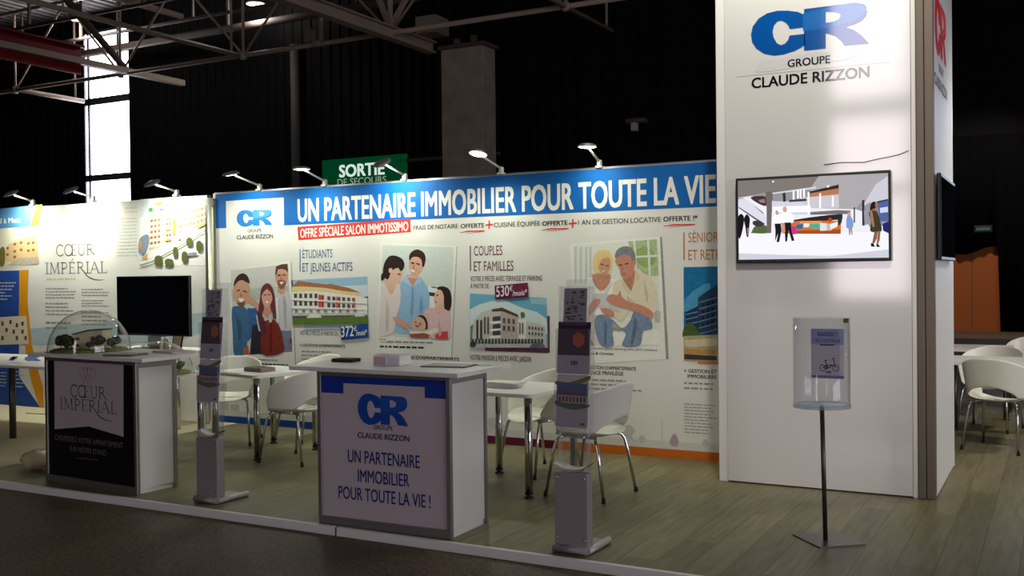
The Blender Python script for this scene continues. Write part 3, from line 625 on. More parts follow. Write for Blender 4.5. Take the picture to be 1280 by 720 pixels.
art('couple_photo', wall, WF, c3, [
 ((150, 152, 146), [(556, 74), (574, 72), (612, 758), (592, 760)]),
 ((234, 236, 228), [(52, 112), (562, 72), (596, 760), (104, 790)]), ((226, 231, 218), [(72, 122), (545, 86), (570, 680), (104, 692)]),
 *bars, ((172, 194, 142), [(384, 98), (545, 86), (556, 290), (440, 300), (396, 150)]), ((148, 176, 110), [(430, 150), (500, 130), (540, 200), (500, 240), (440, 220)], 's'),
 ((222, 228, 220), [(413, 96), (425, 95), (436, 300), (424, 300)]), ((222, 228, 220), [(490, 90), (502, 89), (512, 295), (500, 295)]), ((222, 228, 220), [(410, 180), (552, 172), (553, 184), (410, 192)]),
 ((236, 236, 228), [(290, 600), (400, 585), (520, 590), (570, 600), (570, 680), (290, 686)]), ((190, 192, 184), [(530, 480), (566, 490), (566, 550), (535, 555)]),
 ((216, 206, 196), [(162, 500), (260, 495), (225, 560), (210, 680), (150, 640)], 's'), ((88, 58, 50), [(138, 640), (180, 655), (192, 682), (142, 685)]),
 ((240, 240, 234), [(150, 330), (180, 300), (330, 320), (340, 400), (330, 490), (260, 505), (165, 505), (150, 420)], 's'),
 ((198, 142, 116), [(180, 290), (205, 280), (270, 280), (288, 295), (275, 340), (238, 376), (200, 350)], 's'),
 ((232, 208, 144), [(190, 260), (186, 210), (205, 162), (245, 145), (285, 160), (300, 205), (296, 250), (282, 275), (262, 270), (215, 280)], 's'),
 ((208, 154, 128), [(214, 220), (240, 190), (272, 188), (286, 215), (280, 255), (258, 282), (232, 272), (218, 250)], 's'), ((230, 204, 138), [(205, 230), (212, 185), (250, 165), (285, 185), (265, 190), (235, 200), (216, 240)], 's'), ((240, 234, 226), [(232, 262), (256, 262), (244, 270)]), ((90, 60, 50), [(228, 222), (246, 226), (246, 232), (228, 228)]), ((90, 60, 50), [(258, 230), (276, 232), (275, 238), (258, 236)]),
 ((226, 216, 190), [(300, 340), (345, 310), (430, 250), (470, 275), (520, 310), (548, 400), (535, 500), (470, 465), (405, 470), (345, 545), (300, 490)], 's'),
 ((188, 130, 104), [(355, 310), (425, 255), (418, 330), (402, 378), (378, 350)]), ((214, 202, 170), [(420, 250), (452, 290), (440, 325), (425, 318)]), ((214, 202, 170), [(352, 320), (402, 385), (385, 395), (350, 345)]),
 ((200, 142, 116), [(312, 215), (325, 180), (370, 168), (410, 190), (422, 235), (402, 290), (368, 310), (345, 290), (335, 250)], 's'), ((200, 142, 116), [(408, 200), (426, 195), (428, 225), (414, 238)], 's'),
 ((128, 130, 136), [(310, 190), (318, 152), (352, 128), (392, 128), (418, 152), (425, 195), (408, 208), (395, 180), (360, 172), (330, 186)], 's'), ((80, 62, 54), [(330, 226), (352, 228), (352, 236), (332, 234)]), ((150, 90, 76), [(345, 282), (372, 276), (366, 286)]),
 ((206, 194, 164), [(470, 300), (500, 400), (492, 450), (480, 400)]), ((206, 194, 164), [(380, 400), (420, 440), (400, 462), (372, 440)]), ((80, 62, 54), [(366, 222), (388, 218), (389, 225), (367, 229)]), ((176, 120, 98), [(352, 232), (360, 262), (346, 264)]), ((222, 222, 214), [(210, 360), (240, 390), (300, 310), (262, 392), (230, 400)]),
 ((122, 142, 168), [(198, 530), (240, 510), (300, 540), (350, 585), (395, 545), (415, 495), (455, 482), (500, 515), (522, 585), (470, 602), (450, 680), (352, 684), (372, 612), (300, 600), (302, 682), (235, 684), (200, 600)], 's'),
 ((92, 112, 140), [(250, 540), (268, 560), (262, 680), (250, 680)]), ((92, 112, 140), [(420, 520), (440, 560), (410, 680), (398, 680)]), ((150, 170, 194), [(300, 550), (340, 600), (330, 604), (296, 580)]),
 ((176, 150, 90), [(292, 585), (350, 582), (350, 592), (294, 596)]),
 ((202, 204, 208), [(180, 425), (198, 390), (300, 398), (345, 425), (338, 490), (235, 474)]),
 (s3, [(163, 470), (185, 432), (222, 420), (228, 440), (205, 470), (180, 500), (163, 505)], 's'), (s3, [(230, 475), (280, 478), (305, 500), (300, 520), (255, 508)], 's'),
 (s3, [(262, 420), (290, 395), (325, 400), (338, 375), (352, 410), (385, 435), (470, 460), (525, 500), (518, 532), (470, 512), (400, 482), (330, 468), (285, 450)], 's'),
], 1, PP, label='printed photo of an older couple with a tablet')
def rowwin(x0, x1, y0, y1, n, h, w, c, rise=0): return [(c, [(x0+(x1-x0)*i/n, y0+rise*i/n), (x0+(x1-x0)*i/n+w, y0+rise*(i+1)/n), (x0+(x1-x0)*i/n+w, y0+h+rise*(i+1)/n), (x0+(x1-x0)*i/n, y0+h+rise*i/n)]) for i in range(n)]
cb = (350, 290, 4.238)
art('students_building_picture', wall, WF, cb, [
 ((150, 188, 212), [(60, 255), (464, 236), (470, 488), (70, 492)]), ((206, 220, 226), [(60, 300), (464, 280), (466, 360), (64, 360)]),
 ((70, 96, 50), [(420, 350), (466, 340), (468, 440), (425, 440)]),
 ((226, 206, 150), [(64, 290), (120, 285), (250, 285), (390, 312), (430, 330), (430, 345), (300, 330), (64, 320)]),
 ((166, 108, 74), [(62, 290), (98, 258), (122, 262), (250, 278), (262, 274), (372, 298), (428, 322), (330, 312), (240, 296), (120, 288)]),
 ((232, 232, 226), [(62, 318), (150, 312), (240, 318), (330, 330), (420, 340), (464, 352), (464, 432), (64, 432)]),
 *rowwin(75, 210, 326, 0, 5, 24, 16, (84, 78, 76)), *rowwin(75, 210, 366, 0, 5, 24, 16, (84, 78, 76)), *rowwin(252, 410, 340, 0, 6, 24, 16, (90, 82, 78), 10), *rowwin(252, 410, 376, 0, 6, 24, 16, (90, 82, 78), 8),
 *rowwin(80, 430, 410, 0, 9, 14, 16, (130, 130, 128)), ((204, 76, 46), [(206, 332), (220, 332), (220, 398), (206, 398)]), ((178, 70, 48), [(222, 332), (234, 334), (234, 400), (222, 400)]), ((200, 96, 66), [(300, 342), (312, 343), (312, 402), (300, 402)]), ((200, 96, 66), [(392, 350), (400, 351), (400, 404), (392, 404)]),
 ((240, 240, 236), [(64, 352), (464, 372), (464, 378), (64, 360)]), ((240, 240, 236), [(64, 396), (464, 404), (464, 410), (64, 404)]),
 ((196, 196, 190), [(66, 430), (468, 430), (468, 446), (68, 446)]), ((90, 92, 84), [(68, 444), (468, 440), (468, 448), (68, 458)]), ((226, 226, 224), [(148, 448), (165, 434), (205, 434), (222, 450), (218, 460), (150, 460)], 's'), ((214, 216, 218), [(402, 440), (415, 430), (440, 430), (450, 446), (404, 450)], 's'),
 ((92, 122, 50), [(70, 458), (468, 446), (470, 488), (70, 492)]), ((112, 134, 176), [(126, 496), (322, 492), (322, 506), (130, 508)]),
 ((24, 76, 150), [(322, 500), (469, 484), (473, 560), (327, 574)]),
], 1, PP, label='printed picture of a low apartment block with a red roof')
lettering('price_lettering', wall, WF, [('372', (428, 421.3), (443.5, 419.8), 13, P(240, 240, 236), .01, False), ('€', (443.5, 414), (447.5, 413.5), 6, P(240, 240, 236), 0, False), ('/mois*', (446.5, 419.6), (460, 418.4), 6.5, P(240, 240, 236), .01, False),
  ('530', (621.5, 371.2), (637.5, 369.6), 13, P(240, 236, 236), .01, False), ('€', (638, 363.8), (642, 363.4), 6.2, P(240, 236, 236), 0, False), ('/mois*', (641.8, 370.2), (660, 368.6), 7, P(240, 236, 236), .01, False)], 130)
cf = (570, 290, 4.238)
cols = []
for x in (108, 128): cols += [((64, 66, 70), [(x, 470), (x+12, 462), (x+12, 570), (x, 570)])]
for yy in (450, 490, 526): cols += [((70, 74, 80), [(195, yy), (236, yy-6), (238, yy+24), (195, yy+26)]), ((240, 240, 236), [(180, yy+24), (238, yy+20), (240, yy+34), (180, yy+38)])]
art('families_building_picture', wall, WF, cf, [
 ((104, 60, 80), [(480, 445), (497, 445), (497, 640), (484, 640)]), ((112, 66, 86), [(150, 600), (490, 608), (486, 642), (155, 630)]),
 ((112, 178, 204), [(74, 325), (480, 350), (487, 612), (75, 612)]), ((214, 230, 232), [(75, 410), (120, 385), (180, 368), (250, 358), (300, 380), (350, 402), (430, 424), (481, 462), (484, 540), (75, 560)]), ((150, 196, 212), [(390, 352), (478, 352), (481, 385), (400, 380)]),
 ((120, 130, 120), [(76, 500), (100, 480), (110, 560), (76, 580)]),
 ((204, 204, 196), [(92, 470), (135, 425), (205, 402), (248, 412), (330, 445), (362, 470), (440, 485), (475, 505), (478, 598), (85, 598)]), ((188, 180, 170), [(238, 420), (330, 450), (330, 570), (238, 570)]), ((236, 236, 230), [(330, 460), (372, 470), (372, 575), (330, 575)]),
 ((96, 64, 50), [(190, 410), (245, 400), (330, 438), (330, 452), (245, 420), (192, 422)]), ((90, 118, 60), [(345, 425), (365, 430), (362, 455), (345, 452)], 's'),
 *cols, *rowwin(250, 325, 455, 0, 3, 26, 12, (84, 80, 80), 8), *rowwin(250, 325, 495, 0, 3, 26, 12, (84, 80, 80), 6), *rowwin(385, 470, 498, 0, 5, 16, 9, (84, 84, 88), 8), *rowwin(385, 470, 528, 0, 5, 16, 9, (84, 84, 88), 6), *rowwin(150, 185, 450, 0, 2, 90, 9, (90, 90, 94)), *rowwin(336, 366, 480, 0, 2, 60, 8, (110, 110, 110)),
 *rowwin(85, 470, 566, 0, 22, 26, 12, (70, 78, 72)), ((186, 190, 190), [(76, 594), (486, 590), (487, 612), (76, 612)]), ((92, 104, 122), [(396, 602), (415, 588), (450, 588), (470, 600), (466, 614), (398, 614)], 's'), ((60, 64, 68), [(78, 586), (100, 580), (108, 604), (80, 608)], 's'),
 ((110, 34, 72), [(207, 284), (383, 268), (387, 345), (210, 357)]),
], 1, PP, label='printed picture of a white corner apartment block')
cs = (840, 270, 4)
art('seniors_building_picture', wall, WF, cs, [
 ((14, 112, 160), [(58, 256), (300, 250), (300, 735), (60, 722)]), ((70, 150, 190), [(59, 420), (110, 372), (160, 340), (190, 335), (200, 400), (100, 470), (59, 480)]),
 ((34, 58, 86), [(130, 410), (160, 385), (225, 345), (300, 320), (300, 600), (130, 600)]), ((24, 50, 84), [(68, 480), (130, 450), (132, 580), (70, 560)]),
 *[((96, 140, 176), [(70, y), (130, y-14), (130, y-8), (70, y+5)]) for y in (490, 515, 540)], *[((90, 128, 160), [(135, y), (225, y-26), (225, y-20), (135, y+6)]) for y in (430, 462, 494, 526, 558, 588)], *[((14, 26, 48), [(150+x, y-x*.28), (162+x, y-x*.28-4), (162+x, y-x*.28+14), (150+x, y-x*.28+16)]) for y in (440, 472, 504, 536) for x in (0, 24, 48)],
 ((70, 92, 44), [(60, 560), (90, 530), (130, 570), (140, 610), (60, 610)], 's'), ((172, 164, 128), [(60, 600), (300, 590), (300, 735), (60, 722)]), ((206, 196, 160), [(66, 620), (225, 610), (225, 650), (66, 655)]), ((190, 140, 70), [(60, 665), (225, 670), (225, 690), (60, 690)]), ((60, 56, 60), [(62, 690), (225, 700), (225, 722), (62, 716)]), ((196, 128, 60), [(130, 722), (300, 728), (300, 745), (130, 738)]),
], 1, PP, label='printed picture of a dark blue tower block')
# --- foot of the wall
b = MB()
xa, xb = WF.px(480, 540)[0], WF.px(697, 560)[0]
for q0, q1, m_ in ((-8.13, xa, P(24, 70, 150)), (xa, xb, P(96, 24, 40)), (xb, -2.318, P(196, 104, 30))): fill(b, WF, [(q0, .002), (q1, .002), (q1, .075), (q0, .075)], m_, 30)
b.build('coloured_foot_band', wall)
LG = P(196, 198, 194)
art('skyline_silhouettes', wall, WF, (0, 0, 1), [(LG, [(275, 478), (284, 480), (284, 493), (286, 494), (286, 520), (275, 518)]), (LG, [(288, 506), (299, 505), (299, 522), (288, 521)]), ((210, 210, 206), [(275, 512), (898, 556), (898, 574), (275, 523)]),
 (LG, [(776, 536), (786, 531), (794, 538), (790, 545), (794, 552), (786, 548), (780, 545)], 's'), (LG, [(799, 546), (804, 544), (807, 550), (803, 554), (799, 551)], 's'), ((176, 160, 168), [(843, 542), (848, 550), (847, 557), (841, 558), (837, 552)], 's'), (LG, [(878, 552), (883, 549), (886, 555), (882, 559), (878, 557)], 's'), (LG, [(610, 524), (618, 522), (622, 528), (618, 536), (611, 533)], 's'), (LG, [(626, 530), (633, 533), (631, 541), (625, 538)], 's'), (LG, [(827, 526), (828, 526), (828, 556), (827, 556)])], 1)

# ---- left wall
lw = thing('banner_wall', 'white stand wall printed CŒUR IMPÉRIAL with blue and orange left end', 'stand wall', (-10, WY+.03, 0))
b = MB(); b.box(-13.6, -8.27, WY, WY+.06, 0, 2.49, PRINT); b.build('panel', lw)
b = MB(); b.box(-8.29, -8.25, WY-.004, WY+.062, 0, 2.495, ALU, .003); b.build('frame_profile', lw)
c7 = (0, 240, 7.2)
art('blue_info_print', lw, WF, (0, 0, 1), [
 ((84, 142, 190), [(-40, 262), (0, 260.8), (44, 256.6), (37.5, 283.2), (0, 285.6), (-40, 287)]), ((226, 214, 52), [(45.5, 256.4), (53, 255.8), (48, 281.5), (38, 282.2)]),
 ((226, 220, 196), [(-40, 288), (0, 286.5), (48, 285.6), (48.8, 330.5), (0, 336), (-40, 340)]), ((226, 190, 140), [(5, 318), (10, 306), (28, 298), (46, 292), (48, 322), (30, 326), (8, 328)]),
 *[((140, 100, 70), [(x, y), (x+3.2, y-.5), (x+3.2, y+2.6), (x, y+3)]) for x, y in ((8, 309), (17, 304), (17, 313), (25, 302), (25, 311), (34, 303), (34, 312), (40, 302), (40, 311), (17, 320), (8, 317))], ((120, 112, 60), [(0, 312), (6, 310), (6, 330), (0, 332)], 's'), ((190, 178, 160), [(22, 323), (48, 321), (49, 330), (10, 332)]),
 ((40, 78, 160), [(-40, 340), (0, 338.5), (24.5, 338), (24, 395), (24, 470), (52, 512), (-40, 504)]), ((222, 150, 24), [(24.5, 338), (36, 337), (34.5, 375), (40, 431), (46, 456), (54.5, 485), (54.5, 513), (50, 509), (40, 478), (33.5, 450), (32, 431), (24, 395)]),
 ((224, 214, 190), [(-40, 398), (0, 396.5), (33, 394.5), (36.5, 430), (0, 431), (-40, 432)]), *[((120, 78, 62), [(x, y), (x+3, y), (x+3, y+5), (x, y+5)]) for x, y in ((2, 402), (7, 410), (12, 400), (16, 412), (20, 404), (27, 402), (27, 412), (20, 420), (2, 420), (31, 420))],
], 1, PP, label='blue and orange printed left end with building pictures')
b = MB(); LB = P(190, 196, 214)
text_px(b, WF, 'ial à Metz', (-4, 279.6), (26.5, 278), 6.5, P(238, 240, 240), .02, 6)
greek(b, WF, -30, 22, 352, 376, 6, LB, 26); greek(b, WF, -30, 9, 462, 482, 5, LB, 26); greek(b, WF, 16, 32, 462, 485, 5, LB, 26); b.build('small_lettering', lw)
b = MB(); DG = P(98, 98, 98); GD = P(206, 190, 150)
a = WF.px(70, 318.8); d = WF.px(118.5, 320); serif_text(b, WF, 'CŒUR', a[0], d[0], (a[1]+d[1])/2, WF.px(70, 305)[1]-a[1], DG)
a = WF.px(56.5, 342); d = WF.px(135, 341.5); serif_text(b, WF, 'IMPÉRIAL', a[0], d[0], (a[1]+d[1])/2, WF.px(60, 327.5)[1]-WF.px(60, 341.5)[1], DG, 3, 4)
crest(c_ := MB(), WF, *WF.px(91.5, 291), .20, .19, GD); c_.build('printed_crest', lw); text_px(b, WF, 'RÉSIDENCE', (72, 273), (97, 272.5), 4.5, P(212, 212, 208), 0, 3); b.build('brand_lettering', lw)
b = MB()
for y0, y1, n in ((359, 374, 4), (377, 395, 4), (400, 413, 2)): greek(b, WF, 57, 97, y0, y1, n, GREYT)
for y0, y1, n in ((360, 371, 3), (374, 384, 3), (388, 408, 4)): greek(b, WF, 102, 138, y0, y1, n, GREYT)
greek(b, WF, 146, 172, 272, 322, 12, P(196, 194, 184), 2, False, None, .3); greek(b, WF, 155, 172, 258, 268, 2, P(224, 206, 170), 2, False); greek(b, WF, 58, 103, 345.5, 352, 1, P(216, 204, 172)); b.build('body_copy', lw)
art('pale_blue_foot_band', lw, WF, (0, 0, 1), [((176, 196, 204), [(37, 411), (262, 390), (262, 412), (230, 424), (150, 430), (40, 431)])], 1)
c4 = (120, 230, 6)
art('residence_picture', lw, WF, c4, [
 ((236, 236, 232), [(331, 116), (825, 84), (827, 612), (331, 618)]), ((214, 222, 230), [(331, 120), (400, 118), (395, 200), (331, 260)]),
 ((240, 238, 230), [(380, 190), (570, 120), (575, 460), (380, 520)]), ((246, 246, 242), [(590, 140), (825, 90), (825, 300), (590, 390)]),
 *[((216, 172, 120), [(402, y), (495, y-14), (495, y+2), (402, y+16)]) for y in (236, 284, 330, 376, 422, 466)], ((226, 200, 158), [(402, 230), (566, 190), (572, 440), (402, 500)]), ((238, 220, 184), [(600, 190), (820, 130), (825, 285), (600, 370)]), *[((246, 244, 236), [(398, y), (572, y-26), (572, y-8), (398, y+18)]) for y in (250, 292, 334, 376, 418, 460)], *[((150, 104, 70), [(x, y-(x-400)*.15), (x+15, y-(x-400)*.15-2), (x+15, y-(x-400)*.15+16), (x, y-(x-400)*.15+18)]) for y in (270, 312, 354, 396, 438) for x in (412, 440, 468, 530, 550)], *[((250, 248, 242), [(596, y), (825, y-66), (825, y-52), (596, y+14)]) for y in (215, 260, 305, 350)], *[((196, 160, 116), [(x, y-(x-600)*.28), (x+14, y-(x-600)*.28-4), (x+14, y-(x-600)*.28+12), (x, y-(x-600)*.28+16)]) for y in (234, 278, 322) for x in (612, 640, 668, 700, 730, 760, 790)], *[((206, 160, 112), [(525, y), (566, y-8), (566, y+8), (525, y+16)]) for y in (254, 336, 414)], *[((214, 190, 150), [(x, y), (x+16, y-4), (x+16, y+16), (x, y+20)]) for x, y in ((620, 300), (660, 290), (700, 278), (740, 240), (780, 220), (670, 230), (620, 400), (700, 200))],
 ((232, 196, 40), [(583, 270), (598, 264), (598, 376), (583, 380)]), ((232, 214, 60), [(452, 140), (505, 132), (505, 152), (452, 160)]), ((80, 160, 90), [(402, 182), (432, 176), (432, 204), (402, 206)]), ((90, 110, 190), [(480, 186), (525, 180), (525, 192), (480, 196)]),
 ((130, 146, 166), [(331, 420), (365, 385), (395, 380), (405, 420), (370, 520), (331, 510)], 's'), ((210, 150, 90), [(331, 440), (350, 425), (352, 480), (331, 490)]), ((226, 160, 90), [(345, 555), (395, 520), (392, 552), (350, 562)]),
 ((150, 148, 110), [(331, 606), (420, 580), (640, 460), (825, 345), (825, 352), (640, 470), (425, 590), (340, 618)]), ((224, 196, 120), [(760, 310), (825, 285), (825, 305), (765, 335)]),
 *[((92, 100, 50), [(x, y+h*.2), (x+w*.5, y), (x+w, y+h*.25), (x+w*.95, y+h*.9), (x+w*.5, y+h), (x+w*.05, y+h*.85)], 's') for x, y, w, h in ((448, 535, 58, 82), (525, 560, 60, 58), (585, 470, 34, 80), (650, 505, 44, 86), (685, 400, 44, 70), (760, 425, 42, 84))], ((140, 146, 158), [(695, 520), (755, 512), (760, 530), (700, 540)], 's'),
], 1, PP, label='printed aerial picture of a white residence')

# post between the two walls
t = thing('aluminium_post', 'pale aluminium corner post in the gap between the two stand walls', 'post', (-8.2, WY+.25, 0))
b = MB(); b.lathe([(.022, 0), (.022, 2.46), (0, 2.46)], (-8.19, WY-.03, 0), mat('pale_post', (206, 206, 190), .45, .1), 16); b.build('round_post', t)
b = MB(); b.box(-8.25, -8.152, WY+.02, WY+.05, 0, 2.46, mat('green_lit_panel', (206, 214, 176), .6)); b.build('recessed_panel', t)  # greenish lamp light put into the panel colour
b = MB(); b.box(-8.248, -8.172, WY-.05, WY+.02, 2.38, 2.46, mat('pale_post', (206, 206, 190), .45, .1), .004); b.build('top_bracket', t)

# ---- arm lamps
def arm_lamp(x, z, label, dy=-.36, dz=.145, e=1.0, tilt=25, y=WY+.02, w=WALL_LAMP_W, group='arm lamps on the stand walls'):
    t = thing('arm_lamp', label, 'arm lamp', (x, y, z), 0, group)
    wh = mat('lamp_white', (215, 215, 208), .4)
    b = MB(); b.box(-.03, .03, -.045, .03, 0, .02, wh, .005); b.box(-.02, .02, -.035, .015, .018, .075, wh, .012); b.build('clamp', t, True)
    b = MB(); b.tube([(0, -.01, .055), (0, dy*.35-.01, .055+(dz-.055)*.35), (0, dy*.85, dz*.9)], [.012, .010, .009], wh, 8); b.build('arm', t, True)
    hM = Matrix.Translation((0, dy, dz)) @ Matrix.Rotation(R(tilt), 4, 'X')
    b = MB(); b.lathe([(0, .024), (.045, .022), (.075, .010), (.08, -.004), (.073, -.008)], (0, 0, 0), mat('lamp_head_grey', (150, 150, 150), .4, .4), 20, 1.0, 1.25); b.bm.transform(hM); b.build('lamp_head', t, True)
    b = MB(); b.lathe([(.072, -.006), (.05, -.012), (0, -.013)], (0, 0, 0), LENS, 20, 1.0, 1.25); b.bm.transform(hM); b.build('lens', t, True)
    ld = bpy.data.lights.new('lamp_bulb', 'SPOT'); ld.energy = w*e; ld.color = LAMP_COL; ld.spot_size = R(165); ld.spot_blend = .9; ld.shadow_soft_size = .05
    lo = bpy.data.objects.new('lamp_bulb', ld); COL.objects.link(lo); lo.parent = t
    lo.location = (0, dy-.0, dz-.03); lo.rotation_euler = (R(tilt), 0, 0)
    return t
for x, dy, dz, e, tl, lb in ((-11.21, -.31, .13, 1.3, 27, 'arm lamp at the far left end, over the blue print'), (-10.11, -.32, .115, 1.6, 27, 'arm lamp over the CŒUR IMPÉRIAL lettering, in front of the window'), (-8.73, -.36, .12, 1.35, 27, 'arm lamp over the residence picture, left of the wall gap'),
        (-7.5, -.43, .145, .8, 14, 'arm lamp over the CR logo at the left of the blue band'), (-6.62, -.37, .15, .8, 2, 'arm lamp in front of the pipe, left of the exit sign'), (-5.63, -.38, .145, .8, 30, 'arm lamp overlapping the right end of the exit sign'), (-4.55, -.43, .155, .85, -12, 'brightest arm lamp, in front of the concrete column'), (-3.56, -.27, .165, .33, 0, 'arm lamp nearest the tower on the blue band')):
    arm_lamp(x, 2.505, lb, dy, dz, e, tl)

# ================================================================== THE TOWER
tw = thing('display_tower', 'tall white tower with blue CR logo and wall screen', 'tower', (-1.5, 8.1, 0))
TX0, TX1, TY0, TY1, TH = -2.27, -.755, 7.42, 8.80, 4.6
b = MB(); b.box(TX0+.04, TX1-.02, TY0+.05, TY1-.02, 0, TH, WHITE); b.build('core', tw)
b = MB(); b.box(TX0+.07, -.90, TY0, TY0+.05, .012, TH, GLOSSP); b.build('front_panel', tw, label='glossy white front panel')
b = MB(); b.box(TX1-.03, TX1, TY0+.08, TY1-.03, .012, TH, PRINT); b.build('side_panel', tw)
b = MB(); b.box(TX0, TX0+.068, TY0+.003, TY0+.06, 0, TH, WHITE, .004); b.box(-.898, -.868, TY0+.003, TY0+.06, 0, TH, WHITE, .004); b.box(TX0, TX0+.06, TY1-.06, TY1, 0, TH, WHITE, .004)
b.build('edge_strip', tw)
b = MB(); b.box(-.866, -.815, TY0-.002, TY0+.06, 0, TH, ALUD, .006); b.box(-.812, TX1+.001, TY0-.002, TY0+.075, 0, TH, ALUD, .006); b.box(TX1-.03, TX1+.002, TY1-.03, TY1, 0, TH, WHITE, .004); b.build('corner_post', tw, label='brown-grey grooved corner post')
TF = Frame((0, TY0, 0), (1, 0, 0), (0, -1, 0))
b = MB(); LGG = P(214, 214, 216, gl=True)
fill(b, TF, [TF.px(900+x/5.565, y/5.565) for x, y in smooth([(250, 500), (262, 455), (300, 415), (360, 418), (450, 405), (560, 380), (700, 362), (860, 345), (1000, 330), (940, 390), (840, 420), (600, 450), (400, 490)])], LGG, 1)
a = TF.px(939, 73); d = TF.px(1086, 3); monogram(b, TF, a[0], d[0], a[1], TF.px(1068, 3)[1], P(10, 84, 164, gl=True), P(28, 106, 184, gl=True))
ribbon(b, TF, [TF.px(920, 96), TF.px(1113, 77.5)], .004, P(190, 190, 190, gl=True), 2)
text_px(b, TF, 'GROUPE', (984.5, 84), (1038, 79), 9.5, P(28, 28, 30, gl=True), .022, 4); text_px(b, TF, 'CLAUDE RIZZON', (939.5, 110.5), (1087, 96.5), 13, P(22, 22, 24, gl=True), .022, 4)
b.build('logo', tw, label='blue CR logo over black lettering')
SF = Frame((TX1, 0, 0), (0, 1, 0), (1, 0, 0))
b = MB(); monogram(b, SF, 7.53, 8.33, 3.09, 3.50, P(206, 30, 36), P(226, 70, 70)); text_uv(b, SF, 'GROUPE', 7.78, 8.10, 2.99, .055, TXT, .02, 4); text_uv(b, SF, 'CLAUDE RIZZON', 7.50, 8.36, 2.86, .08, TXT, .02, 4)
b.build('side_logo', tw, label='red CR logo on the narrow side')
b = MB(); pts = [TF.px(*q) for q in ((1030, 206), (1052, 203), (1080, 203), (1096, 199), (1112, 196), (1125, 193), (1136, 188))]
b.tube([TF.pt(u, v, 4) for u, v in pts], .0035, mat('line_grey', (90, 88, 90), .5), 6); o = b.build('thin_line'); props(o, 'thin grey line across the tower above the screen', 'cable')  # thin grey tube along a dark line on the glossy panel
# tower lamps, on the tower's top edge (they light its front)
for x, lb in ((-1.95, 'arm lamp on the tower top over the blue logo'), (-1.15, 'arm lamp on the tower top at the corner post')):
    arm_lamp(x, TH, lb, -.55, .12, 1, 20, TY0+.03, TOWER_LAMP_W, 'arm lamps on the tower top')
def hung_spot(name, label, p, aim, size, w, col=LAMP_COL, soft=.12):
    t = thing(name, label, 'spotlight', p)
    d = (Vector(aim)-Vector(p)).normalized(); q = d.to_track_quat('-Z', 'Y').to_matrix().to_4x4()
    b = MB(); b.lathe([(0, .30), (.09, .28), (.11, .10), (.13, 0), (.12, .0)], (0, 0, 0), BLACK, 20); b.bm.transform(Matrix.Translation((0, 0, 0)) @ q); b.build('housing', t, True)
    b = MB(); b.tube([(0, 0, .12), (0, 0, 10.1-p[2])], .02, BLACK, 8); b.build('hanger', t, True)
    b = MB(); b.lathe([(0, .02), (.115, .02), (.11, .03), (0, .03)], (0, 0, 0), emit('spot_lens', (255, 250, 235), 6), 20); b.bm.transform(q); b.build('lens', t, True)
    ld = bpy.data.lights.new('spot_bulb', 'SPOT'); ld.energy = w; ld.color = col; ld.spot_size = R(size); ld.spot_blend = .5; ld.shadow_soft_size = soft
    lo = bpy.data.objects.new('spot_bulb', ld); COL.objects.link(lo); lo.parent = t; lo.matrix_local = Matrix.Translation(d*.05) @ q
    return t
for y_, lb in ((7.8, 'arm lamp on the tower top, over its left side, front one'), (8.4, 'arm lamp on the tower top, over its left side, rear one')):
    a_ = arm_lamp(TX0+.05, TH, lb, -.5, .12, 1, -12, y_, 30, 'arm lamps on the tower top'); a_.rotation_euler = (0, 0, R(-90))
hung_spot('unseen_spotlight', 'black hall spotlight hung out in front of the tower', (.4, 1.2, 8.8), (-1.5, 7.4, 2.55), 24, 1800, (1, .93, .84), .3)
hung_spot('unseen_spotlight', 'added black spotlight out of view over the tables right of the tower', (2.2, 10.2, 5.4), (-.4, 10.4, .5), 80, 520, (1, .95, .80), .2)  # added lamp out of view, lifts the tables and the tower side
hung_spot('unseen_spotlight', 'added black spotlight out of view that brightens the orange door', (-1.2, 24.5, 9.4), (-2.0, 30, 1.2), 50, 1500, (1, .9, .8), .2)  # unseen lamp, added only to brighten the orange door

